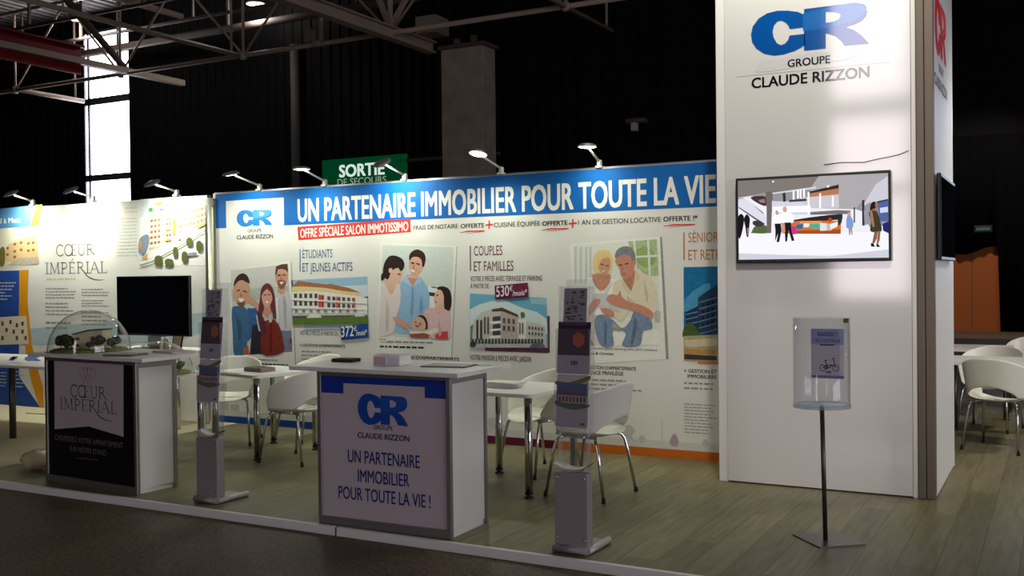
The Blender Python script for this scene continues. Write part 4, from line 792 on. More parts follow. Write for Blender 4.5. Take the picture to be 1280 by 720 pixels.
# screens
tv = thing('wall_screen', 'wide flat screen on the tower front showing a shopping mall', 'screen', (-1.57, TY0-.02, 1.95))
b = MB(); b.box(-2.112, -1.027, 7.372, 7.405, 1.640, 2.268, BLACK, .006); b.build('housing', tv)
b = MB(); b.box(-1.9, -1.3, 7.40, 7.419, 1.75, 2.1, BLACK); b.build('wall_mount', tv)
VF = Frame((0, 7.371, 0), (1, 0, 0), (0, -1, 0), .001)
va, vb = (920, 210, 6), (1010, 210, 6)
def sh(pts): return [(x+540, y) for x, y in pts]       # points read in the right-hand crop
W_ = (236, 236, 242)
art('picture', tv, VF, va, [
 ((150, 148, 152), [(14, 98), (1140, 38), (1146, 672), (22, 688)]),
 ((128, 120, 116), [(14, 100), (620, 64), (620, 140), (300, 185), (240, 180), (16, 224)]),
 ((172, 168, 172), [(620, 62), (1140, 38), (1142, 230), (960, 240), (900, 300), (780, 320), (560, 330), (560, 150)]),
 ((204, 204, 214), [(1050, 120), (1140, 60), (1142, 240), (1000, 260), (940, 300)]),
 (W_, [(16, 224), (120, 210), (240, 240), (560, 300), (900, 310), (960, 330), (1000, 440), (1142, 430), (1146, 672), (22, 688), (20, 490)]),
 ((244, 244, 250), [(20, 490), (1144, 480), (1146, 640), (22, 660)]),
 ((206, 208, 220), [(22, 640), (700, 662), (1146, 610), (1146, 672), (22, 688)]),
 ((92, 86, 88), [(16, 226), (60, 225), (200, 330), (230, 380), (225, 420), (150, 390), (20, 300)]), ((220, 220, 234), [(18, 232), (70, 228), (235, 370), (235, 430), (18, 290)]),
 ((66, 52, 60), [(110, 220), (200, 210), (232, 230), (225, 285), (160, 262)], 's'), ((160, 120, 130), [(170, 240), (215, 232), (220, 262), (180, 258)]),
 ((84, 102, 62), [(118, 480), (140, 440), (190, 425), (236, 440), (236, 488), (118, 488)], 's'), ((60, 56, 62), [(130, 400), (170, 395), (215, 420), (170, 440), (130, 425)], 's'),
 ((110, 102, 98), [(222, 178), (280, 176), (272, 260), (264, 488), (232, 490), (230, 300)]),
 ((206, 216, 220), [(272, 186), (600, 140), (600, 154), (274, 196)]),
 ((184, 122, 84), [(550, 190), (600, 176), (770, 150), (772, 196), (560, 222)]), ((60, 44, 40), [(545, 178), (770, 124), (772, 152), (548, 192)]), ((204, 200, 210), [(480, 224), (772, 198), (772, 300), (480, 300)]),
 ((212, 212, 224), [(270, 250), (480, 250), (560, 290), (560, 350), (420, 350), (270, 330)]), ((250, 250, 255), [(275, 290), (560, 282), (560, 330), (275, 334)]),
 *[((252, 252, 255), [(x, y0), (x+14, y0), (x+14, y1), (x, y1)]) for x, y0, y1 in ((426, 170, 250), (458, 165, 230), (478, 160, 225), (504, 158, 220), (538, 180, 350), (625, 190, 300), (720, 210, 290), (655, 320, 380), (740, 320, 370))],
 ((56, 50, 54), [(350, 190), (372, 184), (376, 250), (356, 256)]), ((70, 60, 66), [(400, 240), (530, 230), (530, 248), (400, 256)]),
 ((44, 40, 44), [(430, 390), (540, 372), (700, 352), (800, 345), (800, 385), (640, 400), (440, 402)]), ((120, 112, 116), [(560, 330), (760, 316), (860, 320), (860, 345), (560, 352)]),
 ((214, 112, 46), [(340, 410), (480, 396), (790, 396), (786, 494), (440, 494), (346, 490)]), ((236, 150, 80), [(480, 400), (640, 396), (640, 420), (480, 430)]), ((168, 74, 30), [(450, 470), (786, 462), (786, 494), (450, 492)]),
 ((40, 110, 160), [(445, 430), (505, 415), (500, 456), (460, 460)]), ((70, 178, 150), [(555, 420), (626, 418), (630, 456), (560, 452)]), ((232, 236, 236), [(508, 416), (552, 416), (548, 444), (510, 446)]), ((226, 226, 226), [(632, 410), (690, 418), (680, 470), (632, 472)]), ((196, 190, 170), [(680, 420), (720, 420), (716, 470), (682, 470)]), ((238, 240, 240), [(706, 420), (770, 402), (760, 440), (712, 462)]),
 ((200, 60, 40), [(694, 380), (714, 374), (722, 396), (700, 404)], 's'), ((48, 46, 56), [(766, 372), (788, 364), (796, 400), (776, 430), (766, 420)], 's'),
 ((200, 160, 150), [(836, 340), (856, 330), (862, 356), (840, 362)], 's'), ((124, 156, 206), [(834, 365), (858, 358), (880, 400), (876, 448), (836, 452), (828, 420)], 's'), ((170, 140, 140), [(846, 452), (872, 450), (876, 500), (868, 502), (864, 465), (858, 504), (850, 504)]),
 ((60, 62, 74), [(884, 296), (894, 294), (894, 410), (884, 412)]), ((52, 52, 66), [(946, 242), (964, 240), (966, 430), (948, 434)]), ((150, 150, 160), [(960, 320), (1000, 300), (1000, 420), (966, 430)]),
 ((36, 44, 120), [(1100, 420), (1144, 400), (1146, 490), (1104, 470)]), ((80, 100, 160), [(1060, 260), (1142, 240), (1144, 400), (1080, 400)]), ((40, 48, 80), [(1060, 250), (1142, 232), (1142, 242), (1060, 262)]), ((206, 214, 236), [(1080, 300), (1140, 290), (1142, 330), (1082, 338)]),
 ((26, 24, 26), [(16, 380), (40, 345), (62, 372), (56, 440), (38, 515), (22, 520)], 's'), ((30, 26, 30), [(62, 385), (82, 348), (106, 378), (102, 440), (96, 510), (82, 512), (74, 450)], 's'), ((170, 130, 120), [(86, 450), (98, 450), (96, 505), (88, 505)]),
 ((250, 250, 252), [(268, 410), (285, 360), (308, 345), (335, 360), (342, 412), (300, 420)], 's'), ((30, 28, 32), [(292, 418), (338, 416), (344, 470), (326, 555), (306, 556), (318, 490), (296, 550), (298, 470)]), ((206, 150, 140), [(298, 325), (315, 318), (322, 346), (304, 350)], 's'),
 ((250, 250, 252), [(336, 370), (350, 335), (385, 328), (425, 345), (432, 405), (400, 415), (345, 410)], 's'), ((30, 28, 32), [(365, 410), (415, 408), (418, 460), (440, 545), (420, 548), (396, 465), (385, 552), (372, 552)]), ((214, 160, 150), [(352, 300), (376, 290), (384, 322), (362, 332)], 's'), ((206, 50, 140), [(420, 440), (450, 445), (458, 490), (425, 494)], 's'), ((210, 150, 130), [(342, 420), (368, 420), (372, 480), (346, 490)]),
 ((150, 104, 84), [(1010, 330), (1022, 308), (1050, 305), (1068, 340), (1064, 400), (1040, 440), (1016, 400)], 's'), ((62, 62, 44), [(998, 340), (1018, 320), (1062, 335), (1084, 400), (1094, 470), (1050, 482), (1008, 470), (1014, 400)], 's'), ((168, 116, 96), [(1006, 320), (1024, 330), (1038, 420), (1040, 440), (1026, 438), (1010, 370)], 's'), ((40, 28, 26), [(1012, 275), (1034, 252), (1056, 266), (1056, 296), (1030, 306), (1008, 320)], 's'), ((160, 108, 88), [(1044, 268), (1064, 264), (1070, 290), (1052, 302)], 's'),
 ((140, 92, 72), [(1040, 478), (1064, 476), (1058, 530), (1036, 570), (1022, 570)]), ((150, 100, 80), [(1066, 474), (1086, 472), (1080, 540), (1066, 575), (1056, 570)]), ((24, 18, 20), [(1012, 562), (1036, 572), (1044, 590), (1016, 590)]), ((24, 18, 20), [(1054, 568), (1070, 574), (1084, 592), (1056, 592)]),
 ((250, 250, 250), [(274, 100), (284, 96), (288, 106), (278, 110)], 's'), ((250, 250, 250), [(684, 134), (700, 130), (700, 144), (686, 146)], 's'),
], 1, SC, label='lit picture of a bright mall hall with shoppers')
tv2 = thing('wall_screen', 'dark flat screen seen edge-on on the narrow side of the tower', 'screen', (TX1+.04, 7.9, 1.94))
b = MB(); b.box(TX1+.012, TX1+.042, 7.47, 8.50, 1.64, 2.24, BLACK, .008); b.build('housing', tv2)
b = MB(); b.box(TX1+.0425, TX1+.0435, 7.49, 8.48, 1.665, 2.215, mat('side_screen_glass', (10, 10, 14), .3, 0, 0)); b.build('glass', tv2)
b = MB(); b.box(TX1+.003, TX1+.014, 7.8, 8.4, 1.75, 2.1, BLACK); b.build('wall_mount', tv2)

# ================================================================== COUNTERS
def counter(label, M, w, d, h, slab, top_th=.026):
    """M maps local (x along the front, y into depth) to the floor; slab: four plan corners in world coordinates"""
    t = thing('counter', label, 'counter', M.to_translation(), 0); t.rotation_euler = (0, 0, M.to_euler().z)
    b = MB(); b.box(.02, w-.02, .02, d-.02, .0, h, WHITE); b.build('carcass', t, True)
    b = MB()
    for x in (0, w-.03):
        for y in (0, d-.03): b.box(x, x+.03, y, y+.03, 0, h, ALU, .004)
    b.box(.03, w-.03, .0, .02, 0, .055, ALU, .003); b.box(.03, w-.03, 0, .02, h-.03, h, ALU, .003)
    b.box(w-.02, w, .03, d-.03, h-.05, h, ALU, .003); b.build('frame_profile', t, True)
    b = MB(); b.box(w-.021, w-.012, .03, d-.03, .035, h-.05, PRINT); b.build('side_panel', t, True)
    b = MB(); b.prism([(q[0], q[1]) for q in slab], h, h+top_th, WHITE); b.build('worktop', t)
    return t
M2 = rotM(-4.165, 5.045, R(1.2))
ct = counter('white counter with blue CR logo and slogan on its front', M2, .985, .46, .975, [(-4.37, 5.02), (-3.07, 4.975), (-3.09, 5.66), (-4.43, 5.70)])
CF = Frame(M2 @ Vector((0, .012, 0)), M2.to_3x3() @ Vector((1, 0, 0)), M2.to_3x3() @ Vector((0, -1, 0)))
b = MB(); GP = P(196, 184, 188); b.box(.03, .955, .012, .02, .055, .945, GP)
b.bm.transform(M2); b.build('front_panel', ct)
b = MB(); NB = P(20, 56, 150)
a0 = CF.px(402.5, 466)[0]; a3 = CF.px(558.5, 480)[0]; n0 = CF.px(429.3, 480)[0]; n1 = CF.px(531, 487)[0]
zt = .945; zn = CF.px(429.5, 479)[1]; zb = CF.px(429.5, 492)[1]
fill(b, CF, [(.03, zt), (.03, zb), (n0, zb), (n0, zn), (n1, zn), (n1, zb), (.955, zb), (.955, zt)], NB, 1); b.build('blue_band', ct, label='dark blue printed band')
logo(ct, CF, (447.5, 496, 510, 530), ((467, 537), (491, 538)), ((447, 548), (512, 551)), 7, P(20, 74, 164), P(30, 84, 172))
b = MB(); NV = P(26, 54, 120)
for s_, p0, p1, cp in (('UN PARTENAIRE', (435, 577), (525, 586), 15.5), ('IMMOBILIER', (447.5, 602), (512, 609), 15.5), ('POUR TOUTE LA VIE !', (423.5, 622), (538.5, 636), 15.5)): text_px(b, CF, s_, p0, p1, cp, NV, .012, 3)
b.build('slogan_lettering', ct)
M1 = rotM(-7.0, 5.19, R(-3.5))
cl = counter('white counter with black CŒUR IMPÉRIAL front under the dome', M1, 1.10, .37, .975, [(-7.17, 5.17), (-5.76, 5.06), (-5.83, 5.80), (-7.25, 5.86)])
LF = Frame(M1 @ Vector((0, .012, 0)), M1.to_3x3() @ Vector((1, 0, 0)), M1.to_3x3() @ Vector((0, -1, 0)))
b = MB(); b.box(.03, 1.07, .012, .02, .055, .945, P(16, 16, 18)); b.bm.transform(M1); b.build('front_panel', cl, label='black printed front panel')
b = MB(); fill(b, LF, [LF.px(*q) for q in ((68, 451), (154.5, 456), (154.5, 546), (111, 533), (68.5, 536.5))], P(190, 178, 182), 1); b.build('white_pennant', cl, label='white pennant shape')
b = MB(); DK = P(52, 46, 48)
a = LF.px(88, 495.5); d = LF.px(133, 496.5); serif_text(b, LF, 'CŒUR', a[0], d[0], a[1], .092, DK); a = LF.px(75, 512.5); d = LF.px(147, 516.5); serif_text(b, LF, 'IMPÉRIAL', a[0], d[0], (a[1]+d[1])/2, .090, DK, 3, 4)
crest(c_ := MB(), LF, *LF.px(109.5, 468), .17, .13, P(120, 100, 100)); c_.build('printed_crest', cl); greek(b, LF, 82, 118, 519.5, 522.5, 1, P(170, 160, 160)); b.build('brand_lettering', cl)
b = MB(); GT = P(120, 118, 120)
text_px(b, LF, 'CHOISISSEZ VOTRE APPARTEMENT', (68.5, 552), (154, 557.5), 6.3, GT, 0, 3); text_px(b, LF, 'SUR NOTRE STAND', (87, 565), (133, 568), 6.3, GT, 0, 3); b.build('slogan_lettering', cl); b = MB(); ribbon(b, LF, [LF.px(97, 572.5), LF.px(123, 575)], .004, GT, 3); b.build('underline', cl)

# ================================================================== BROCHURE STANDS
def brochure_stand(label, x, y, rz):
    t = thing('brochure_stand', label, 'brochure stand', (x, y, 0), rz)
    b = MB(); w = .205
    b.box(-w/2, w/2, 0, .07, .025, .455, GREYMET, .004); b.build('base_box', t, True)
    b = MB(); rows = []
    for s_ in range(13):
        q = -1+2*s_/12; xx = q*w/2*1.04; z = .458+.034*q*q
        rows.append([(xx, -.012, z), (xx, .085, z+.01), (xx, .085, z+.016), (xx, -.012, z+.006)])
    b.grid(rows, mat('pale_metal', (190, 180, 178), .4, .3), True, True); b.build('curved_top_plate', t, True)
    b = MB(); b.tube([(-w/2-.004, -.01, .012+.012), (w/2+.004, -.01, .012+.012)], .022, GREYMET, 10); b.box(-w/2, w/2, 0, .30, .0, .02, GREYMET, .004)
    b.tube([(w/2, 0, .022), (w/2, .29, .022)], .02, mat('pale_metal', (190, 180, 178), .4, .3), 10); b.build('foot_plate', t, True)
    for sx in (-.085, .085):
        for z in (.08, .425):
            b = MB(); b.lathe([(0, 0), (.007, 0), (.007, .004), (0, .005)], (0, 0, 0), CHROME, 10)
            for v in b.bm.verts: v.co = Vector((sx+v.co.x, -.0005-v.co.z, z+v.co.y))
            b.build('screw', t, True)
    # acrylic back, leaning away with height
    def yl(z): return .03+(z-.45)*.095
    b = MB()
    for sx in (-w/2+.012, w/2-.016): b.box(sx, sx+.004, yl(.47), yl(.47)+.05, .47, .70, ACRYL)
    b.prism([(-w/2, .46), (w/2, .46), (w/2-.006, 1.54), (-w/2+.006, 1.54)], 0, .004, ACRYL, lambda u, v, h: (u, yl(v)+h+.03, v)); b.build('acrylic_back', t, True, 'clear acrylic back sheet')
    for z0, z1, ww, nm in ((.70, .96, .21, 'low'), (1.0, 1.26, .215, 'mid'), (1.28, 1.50, .19, 'top')):
        b = MB(); y0 = yl(z0)-.045
        b.prism([(-ww/2, z0+.02), (-ww/2+.02, z0), (ww/2-.02, z0), (ww/2, z0+.02), (ww/2, z1), (-ww/2, z1)], 0, .003, ACRYL, lambda u, v, h: (u, y0+(v-z0)*.095+h, v))
        for sx in (-ww/2, ww/2-.003): b.box(sx, sx+.003, y0+.003, y0+.07, z0+.015, z1, ACRYL)
        b.box(-ww/2+.01, ww/2-.01, y0+.003, y0+.07, z0, z0+.003, ACRYL); b.build('pocket', t, True, 'clear acrylic pocket')
    return t, yl
def leaflet(label, cat, t, yl, zp, z0, w, h, kind, xo=0):
    """a sheet standing in a pocket of stand t"""
    M = wm(t); yy = yl(zp)-.034
    P0 = M @ Vector((xo, yy, z0)); rt = thing('brochure', label, cat, P0, t.rotation_euler.z, 'brochures in the acrylic stands')
    sl = .095
    b = MB(); b.prism([(-w/2, 0), (w/2, 0), (w/2, h), (-w/2, h)], 0, .006, PAPERM, lambda u, v, q: (u, v*sl+q, v)); b.build('paper_block', rt, True)
    Ml = wm(rt); n = Ml.to_3x3() @ Vector((0, -1, sl)).normalized(); upv = Ml.to_3x3() @ Vector((0, sl, 1)).normalized()
    F = Frame(P0, Ml.to_3x3() @ Vector((1, 0, 0)), n, .0012, upv)
    b = MB(); rect = lambda a, bb, c, d: [(a*w, c*h), (bb*w, c*h), (bb*w, d*h), (a*w, d*h)]
    if kind == 'flyer':
        fill(b, F, rect(-.48, .48, .01, .99), P(176, 164, 172), 0); rg = random.Random(4)
        for i in range(26):
            a, c = rg.uniform(-.42, .3), rg.uniform(.04, .9); fill(b, F, rect(a, a+rg.uniform(.05, .2), c, c+rg.uniform(.02, .07)), P(56, 48, 56), 1)
        monogram(b, F, -.18*w, .12*w, .42*h, .52*h, P(40, 60, 130), None, 2); greek_uv = None
    elif kind == 'hexagon':
        fill(b, F, rect(-.5, .5, 0, 1), P(196, 182, 190), 0); fill(b, F, rect(-.5, .5, .36, 1), P(66, 24, 54), 1)
        fill(b, F, [(w*(.14+.2*math.cos(R(60*i+90))), h*(.66+.155*math.sin(R(60*i+90)))) for i in range(6)], P(206, 96, 34), 2)
        monogram(b, F, -.08*w, .14*w, .17*h, .25*h, P(40, 60, 130), None, 2)
    else:
        fill(b, F, rect(-.5, .5, 0, 1), P(196, 182, 190), 0)
        fill(b, F, smooth([(-.5*w, .88*h), (-.1*w, .86*h), (.5*w, 1.0*h), (.5*w, .92*h), (.1*w, .82*h), (-.5*w, .80*h)]), P(110, 120, 60), 1)
        fill(b, F, rect(-.5, .5, .40, .84), P(76, 96, 146), 2); fill(b, F, rect(-.46, .48, .46, .62), P(186, 160, 150), 3); fill(b, F, [(-.48*w, .62*h), (-.3*w, .70*h), (.4*w, .66*h), (.5*w, .61*h)], P(120, 70, 70), 4)
        for i in range(8): fill(b, F, rect(-.42+.11*i, -.36+.11*i, .49, .58), P(96, 70, 76), 5)
        fill(b, F, smooth([(-.5*w, .42*h), (0, .34*h), (.5*w, .40*h), (.5*w, .46*h), (0, .42*h), (-.5*w, .50*h)]), P(96, 110, 50), 6)
        monogram(b, F, .26*w, .42*w, .05*h, .10*h, P(80, 50, 80), None, 2)
        for c in (.93, 1.0): pass
    b.build('cover_print', rt); return rt
for x, y, rz, wh, lw_ in ((-2.425, 5.125, R(-1), 'right of the CR counter', 'by the CR counter'), (-5.26, 5.17, R(-2), 'right of the CŒUR IMPÉRIAL counter', 'by the CŒUR IMPÉRIAL counter')):
    st, yl = brochure_stand('grey metal and acrylic brochure stand '+wh, x, y, rz)
    leaflet('small patterned flyer atop the stand '+lw_, 'brochure', st, yl, 1.28, 1.285, .145, .205, 'flyer')
    leaflet('purple brochure with orange hexagon in the stand '+lw_, 'brochure', st, yl, 1.0, 1.005, .205, .295, 'hexagon')
    leaflet('house-picture brochure in the lowest pocket of the stand '+lw_, 'brochure', st, yl, .70, .705, .20, .295, 'house')

# ================================================================== BALLOT URN
un = thing('ballot_urn', 'clear acrylic drum on a thin steel pole in front of the tower', 'urn', (-1.21, 6.03, 0))
b = MB(); b.prism([(-1.41, 6.06), (-1.205, 5.835), (-.985, 6.02), (-1.19, 6.245)], 0, .008, STEEL); b.build('base_plate', un)
b = MB(); b.tube([(-1.21, 6.02, .008), (-1.225, 6.02, .79)], .0135, STEEL, 12); b.build('pole', un)
ux, uy = -1.225, 6.02
b = MB(); r0 = .16
b.lathe([(r0, .785), (r0, 1.30), (r0-.004, 1.30), (r0-.004, .790)], (ux, uy, 0), ACRYL, 40); b.build('drum', un, label='clear acrylic drum')
b = MB(); b.lathe([(0, .780), (r0+.003, .780), (r0+.003, .796), (0, .796)], (ux, uy, 0), clear('blue_tint_acrylic', (.80, .88, .94), .1, .25), 40); b.build('drum_floor', un)
b = MB(); b.box(ux+.135, ux+.16, uy-.06, uy-.03, 1.275, 1.30, mat('brass', (120, 90, 50), .4, .6), .003); b.build('lock', un)
b = MB()
py = uy-.10
u_, v_ = None, None
UF = Frame((0, py, 0), (1, 0, 0), (0, -1, 0))
b.box(UF.px(1013.8, 440)[0], UF.px(1055, 440)[0], py, py+.002, UF.px(1034, 473)[1], UF.px(1034, 411)[1], P(238, 228, 238)); po = b.build('bike_poster'); props(po, 'small printed bicycle poster inside the acrylic drum', 'poster')
b = MB(); x0, x1 = UF.px(1013.8, 440)[0]+.001, UF.px(1055, 440)[0]-.001; z0, z1 = UF.px(1034, 473)[1], UF.px(1034, 411)[1]; h = z1-z0; w = x1-x0
fill(b, UF, [(x0, z0+.68*h), (x1, z0+.68*h), (x1, z1), (x0, z1)], P(174, 184, 236), 0); fill(b, UF, [(x0, z0), (x1, z0), (x1, z0+.06*h), (x0, z0+.06*h)], P(130, 130, 190), 0)
text_uv(b, UF, 'GAGNEZ !', x0+.2*w, x1-.2*w, z0+.85*h, .085*h, P(44, 60, 150), .03, 2); text_uv(b, UF, 'VÉLO ÉLECTRIQUE', x0+.12*w, x1-.1*w, z0+.73*h, .065*h, P(50, 46, 70), .01, 2)
fill(b, UF, [(x0+.28*w, z0+.66*h), (x1-.28*w, z0+.66*h), (x1-.28*w, z0+.69*h), (x0+.28*w, z0+.69*h)], P(60, 70, 140), 2)
BK = P(30, 24, 34)
for cx in (.36, .75): ribbon(b, UF, [(x0+cx*w+.095*w*math.cos(R(a)), z0+.21*h+.095*w*math.sin(R(a))) for a in range(0, 361, 20)], .004, BK, 2)
for a, c in (((.36, .21), (.50, .27)), ((.50, .27), (.70, .27)), ((.50, .20), (.66, .27)), ((.36, .21), (.52, .20)), ((.50, .20), (.44, .36)), ((.75, .21), (.68, .40)), ((.64, .40), (.72, .41)), ((.40, .36), (.49, .37)), ((.42, .26), (.54, .22))): ribbon(b, UF, [(x0+a[0]*w, z0+a[1]*h), (x0+c[0]*w, z0+c[1]*h)], .005, BK, 2.5)
monogram(b, UF, x0+.45*w, x0+.62*w, z0+.10*h, z0+.15*h, P(50, 60, 140), None, 2); b.build('print', po)

# ================================================================== FURNITURE
def chair_proto():
    t = thing('tub_chair', '', 'chair', (0, 0, 0), 0, 'white plastic tub chairs')
    # seat (front is +Y)
    b = MB(); rows = []
    N, K = 36, 7
    for k in range(K+1):
        r = k/K; ring = []
        for j in range(N):
            a = 2*PI*j/N; c, s_ = math.cos(a), math.sin(a)
            e = 2.6; q = (abs(c)**e+abs(s_)**e)**(-1/e)
            x = .245*r*q*c; y = .235*r*q*s_
            back = max(0, -y/.235); front = max(0, y/.235)
            z = .448 - .018*(1-r*r) + (.05*(1-back**2*.75))*(max(0, r-.55)/.45)**2*(1-front**2*.9) - .035*front**3
            if k == 0: x = y = 0
            ring.append((x, y, z))
        rows.append(ring)
    b.grid(rows, SHELL, True, True); bmesh.ops.remove_doubles(b.bm, verts=b.bm.verts, dist=1e-4)
    bmesh.ops.recalc_face_normals(b.bm, faces=b.bm.faces); o = b.build('seat', t, True)
    m = o.modifiers.new('thick', 'SOLIDIFY'); m.thickness = .010; m.offset = -1
    m = o.modifiers.new('soft', 'SUBSURF'); m.levels = m.render_levels = 1
    # wrap-around back with the opening above the seat's rear edge
    b = MB(); rows = []; NV_, NP = 9, 40
    for j in range(NP+1):
        ph = -128+256*j/NP; c = math.cos(R(ph)); a = abs(ph)
        lo = .466+(.098*math.cos(R(a/52*90))**.7 if a < 52 else 0)
        hi = .81-.195*(max(0, a-18)/110)**1.2
        if a > 100: hi -= (hi-lo)*.8*((a-100)/28)**2
        col = []
        for i in range(NV_+1):
            v = i/NV_; z = lo+(hi-lo)*v
            fl = (z-.46)/.35
            e = 2.5; q = (abs(math.sin(R(ph)))**e+abs(c)**e)**(-1/e)
            rx = .248+.052*fl; ry = .238+.055*fl
            col.append((rx*q*math.sin(R(ph)), -ry*q*c, z))
        rows.append(col)
    b.grid(rows, SHELL); o = b.build('backrest', t, True)
    m = o.modifiers.new('thick', 'SOLIDIFY'); m.thickness = .010; m.offset = 0
    m = o.modifiers.new('soft', 'SUBSURF'); m.levels = m.render_levels = 1
    b = MB(); b.tube([(-.15, .12, .425), (-.15, -.12, .425)], .010, CHROME, 8); b.tube([(.15, .12, .425), (.15, -.12, .425)], .010, CHROME, 8); b.tube([(-.15, 0, .425), (.15, 0, .425)], .010, CHROME, 8); b.build('under_frame', t, True)
    for sx in (-1, 1):
        for sy in (-1, 1):
            b = MB(); y0 = .12*sy
            b.tube([(sx*.14, y0, .425), (sx*.17, y0*1.12, .424), (sx*.192, y0*1.25, .412), (sx*.202, y0*1.38, .385), (sx*.212, y0*1.55, .30), (sx*.236, y0*1.95, .012)], .0115, CHROME, 10)
            lg = b.build('leg', t, True)
            f = MB(); f.lathe([(0, 0), (.015, 0), (.015, .022), (.012, .03)], (sx*.237, y0*1.965, 0), RUBBER, 10); f.build('foot_cap', lg, True)
    return t
proto = chair_proto(); first = [True]
def chair(x, y, face, label, s=1.0):
    """face: direction the sitter looks, in degrees from +Y towards +X"""
    o = proto if first[0] else copy_tree(proto); first[0] = False
    o.location = (x, y, 0); o.rotation_euler = (0, 0, R(-face)); o['label'] = label; o.scale = (s, s, s); return o
chair(-5.77, 6.74, -90, 'white tub chair beside the CR counter, back turned, at the brochure table')
chair(-6.44, 7.68, 198, 'white tub chair behind the brochure table, facing out')
chair(-7.02, 7.22, 150, 'white tub chair mostly hidden behind the left brochure stand')
chair(-3.66, 7.17, 205, 'white tub chair behind the magazine table, half behind the right brochure stand')
chair(-2.96, 6.60, -84, 'white tub chair on open floor right of the right brochure stand')
chair(-.47, 9.80, 18, 'white tub chair right of the tower with its back to the viewer')
chair(-.62, 11.02, 195, 'white tub chair facing out across the table right of the tower')
chair(-.28, 12.78, 190, 'farthest white tub chair, top of its back at the right edge')
chair(-1.56, 12.05, 90, 'white tub chair almost hidden by the tower edge')
def table(label, x, y, rz, w, d, h=.735, r=.028, legmat=CHROME, legs=((0, 0), (1, 0), (0, 1), (1, 1)), name='table', rad=.05):
    t = thing(name, label, 'table', (x, y, 0), rz)
    pts = []
    for cx, cy, a0 in ((w/2-rad, -d/2+rad, -90), (w/2-rad, d/2-rad, 0), (-w/2+rad, d/2-rad, 90), (-w/2+rad, -d/2+rad, 180)):
        pts += [(cx+rad*math.cos(R(a0+i*15)), cy+rad*math.sin(R(a0+i*15))) for i in range(7)]
    b = MB(); b.prism(pts, h-.026, h, WHITE); b.build('tabletop', t, True)
    for i, j in legs:
        lx, ly = (-w/2+.055 if i == 0 else w/2-.055), (-d/2+.055 if j == 0 else d/2-.055)
        b = MB(); b.tube([(lx, ly, .03), (lx, ly, h-.026)], r, legmat, 14); lg = b.build('leg', t, True)
        f = MB(); f.lathe([(0, 0), (r*1.25, 0), (r*1.25, .008), (r*.6, .014), (r*.6, .02), (r*1.15, .026), (r*1.15, .032), (0, .032)], (lx, ly, 0), RUBBER, 14); f.build('foot_cap', lg, True)
    return t
table('white square table with chrome legs left of the CR counter', -6.35, 6.97, R(-12), .74, .74)
table('white square table with magazines right of the CR counter', -3.61, 6.63, R(-3), .78, .78)
table('white table with dark legs right of the tower', -.55, 10.42, R(0), .85, .80, .735, .03, STEEL)
table('farther white table right of the tower', -.85, 12.1, R(0), .8, .8, .735, .028, STEEL)
table('low white table under the second dome', -7.17, 6.38, R(0), .78, .66)

# left desk with printed skirt
t = thing('desk', 'deep white table with blue printed marks at the left edge', 'table', (-9.5, 7.1, 0))
b = MB(); b.box(-11.3, -8.36, 6.38, 7.42, .712, .738, WHITE, .004); b.build('desktop', t)
for lx, ly in ((-9.19, 6.45), (-8.45, 7.34), (-11.2, 6.45), (-11.2, 7.34)):
    b = MB(); b.tube([(lx, ly, .004), (lx, ly, .712)], .032, STEEL, 14); b.build('leg', t)
DF = Frame((0, 0, .738), (1, 0, 0), (0, 0, 1), .0012, (0, 1, 0)); b = MB()
DBL = P(40, 70, 140)
ribbon(b, DF, [DF.px(*q) for q in ((14, 451), (16, 447), (19.5, 445.5), (18, 448), (15, 449.5), (20, 448.5))], .05, DBL, 2); ribbon(b, DF, [DF.px(11, 453), DF.px(27, 453.6)], .05, P(150, 160, 180), 2)
ribbon(b, DF, [DF.px(40+5.5*math.cos(R(a)), 448.3+2.9*math.sin(R(a))) for a in range(20, 341, 20)], .06, DBL, 2); ribbon(b, DF, [DF.px(36, 450.5), DF.px(43, 446.8), DF.px(48, 445.5)], .05, DBL, 2.5); ribbon(b, DF, [DF.px(40, 446.8), DF.px(48.5, 451.5)], .05, DBL, 3)
b.build('printed_marks', t)
t = thing('table', 'narrow white table carrying the black monitor', 'table', (-8.5, 7.8, 0))
b = MB(); b.box(-9.20, -8.02, 7.50, 8.05, .798, .825, WHITE, .004); b.build('tabletop', t)
for lx in (-9.12, -8.09):
    for ly in (7.57, 7.98):
        b = MB(); b.tube([(lx, ly, .0), (lx, ly, .798)], .022, CHROME, 12); b.build('leg', t)
t = thing('monitor', 'large black switched-off monitor in front of the left stand wall', 'monitor', (-8.45, 7.75, .825))
b = MB(); b.box(-9.15, -8.05, 7.70, 7.74, .965, 1.61, BLACK, .006); b.build('housing', t)
b = MB(); b.box(-9.13, -8.07, 7.698, 7.7, .985, 1.59, SCREENB); b.build('screen', t)
b = MB(); b.box(-8.72, -8.46, 7.74, 7.79, .83, 1.2, mat('stand_silver', (150, 150, 152), .35, .5), .006); b.box(-8.85, -8.42, 7.66, 7.95, .8255, .838, mat('stand_silver', (150, 150, 152), .35, .5), .004); b.build('stand', t)
t = thing('picture_frame', 'small dark leaning frame on the monitor table, right of the screen stand', 'frame', (-8.15, 7.75, .825))
b = MB(); b.prism([(-8.20, .826), (-8.06, .826), (-8.06, .99), (-8.20, .99)], 0, .012, BLACK, lambda u, v, h: (u, 7.58+(v-.826)*.25+h, v)); b.build('border', t); b = MB(); b.prism([(-8.185, .84), (-8.075, .84), (-8.075, .975), (-8.185, .975)], -.002, 0, P(150, 130, 110), lambda u, v, h: (u, 7.58+(v-.826)*.25+h, v)); b.build('picture', t)
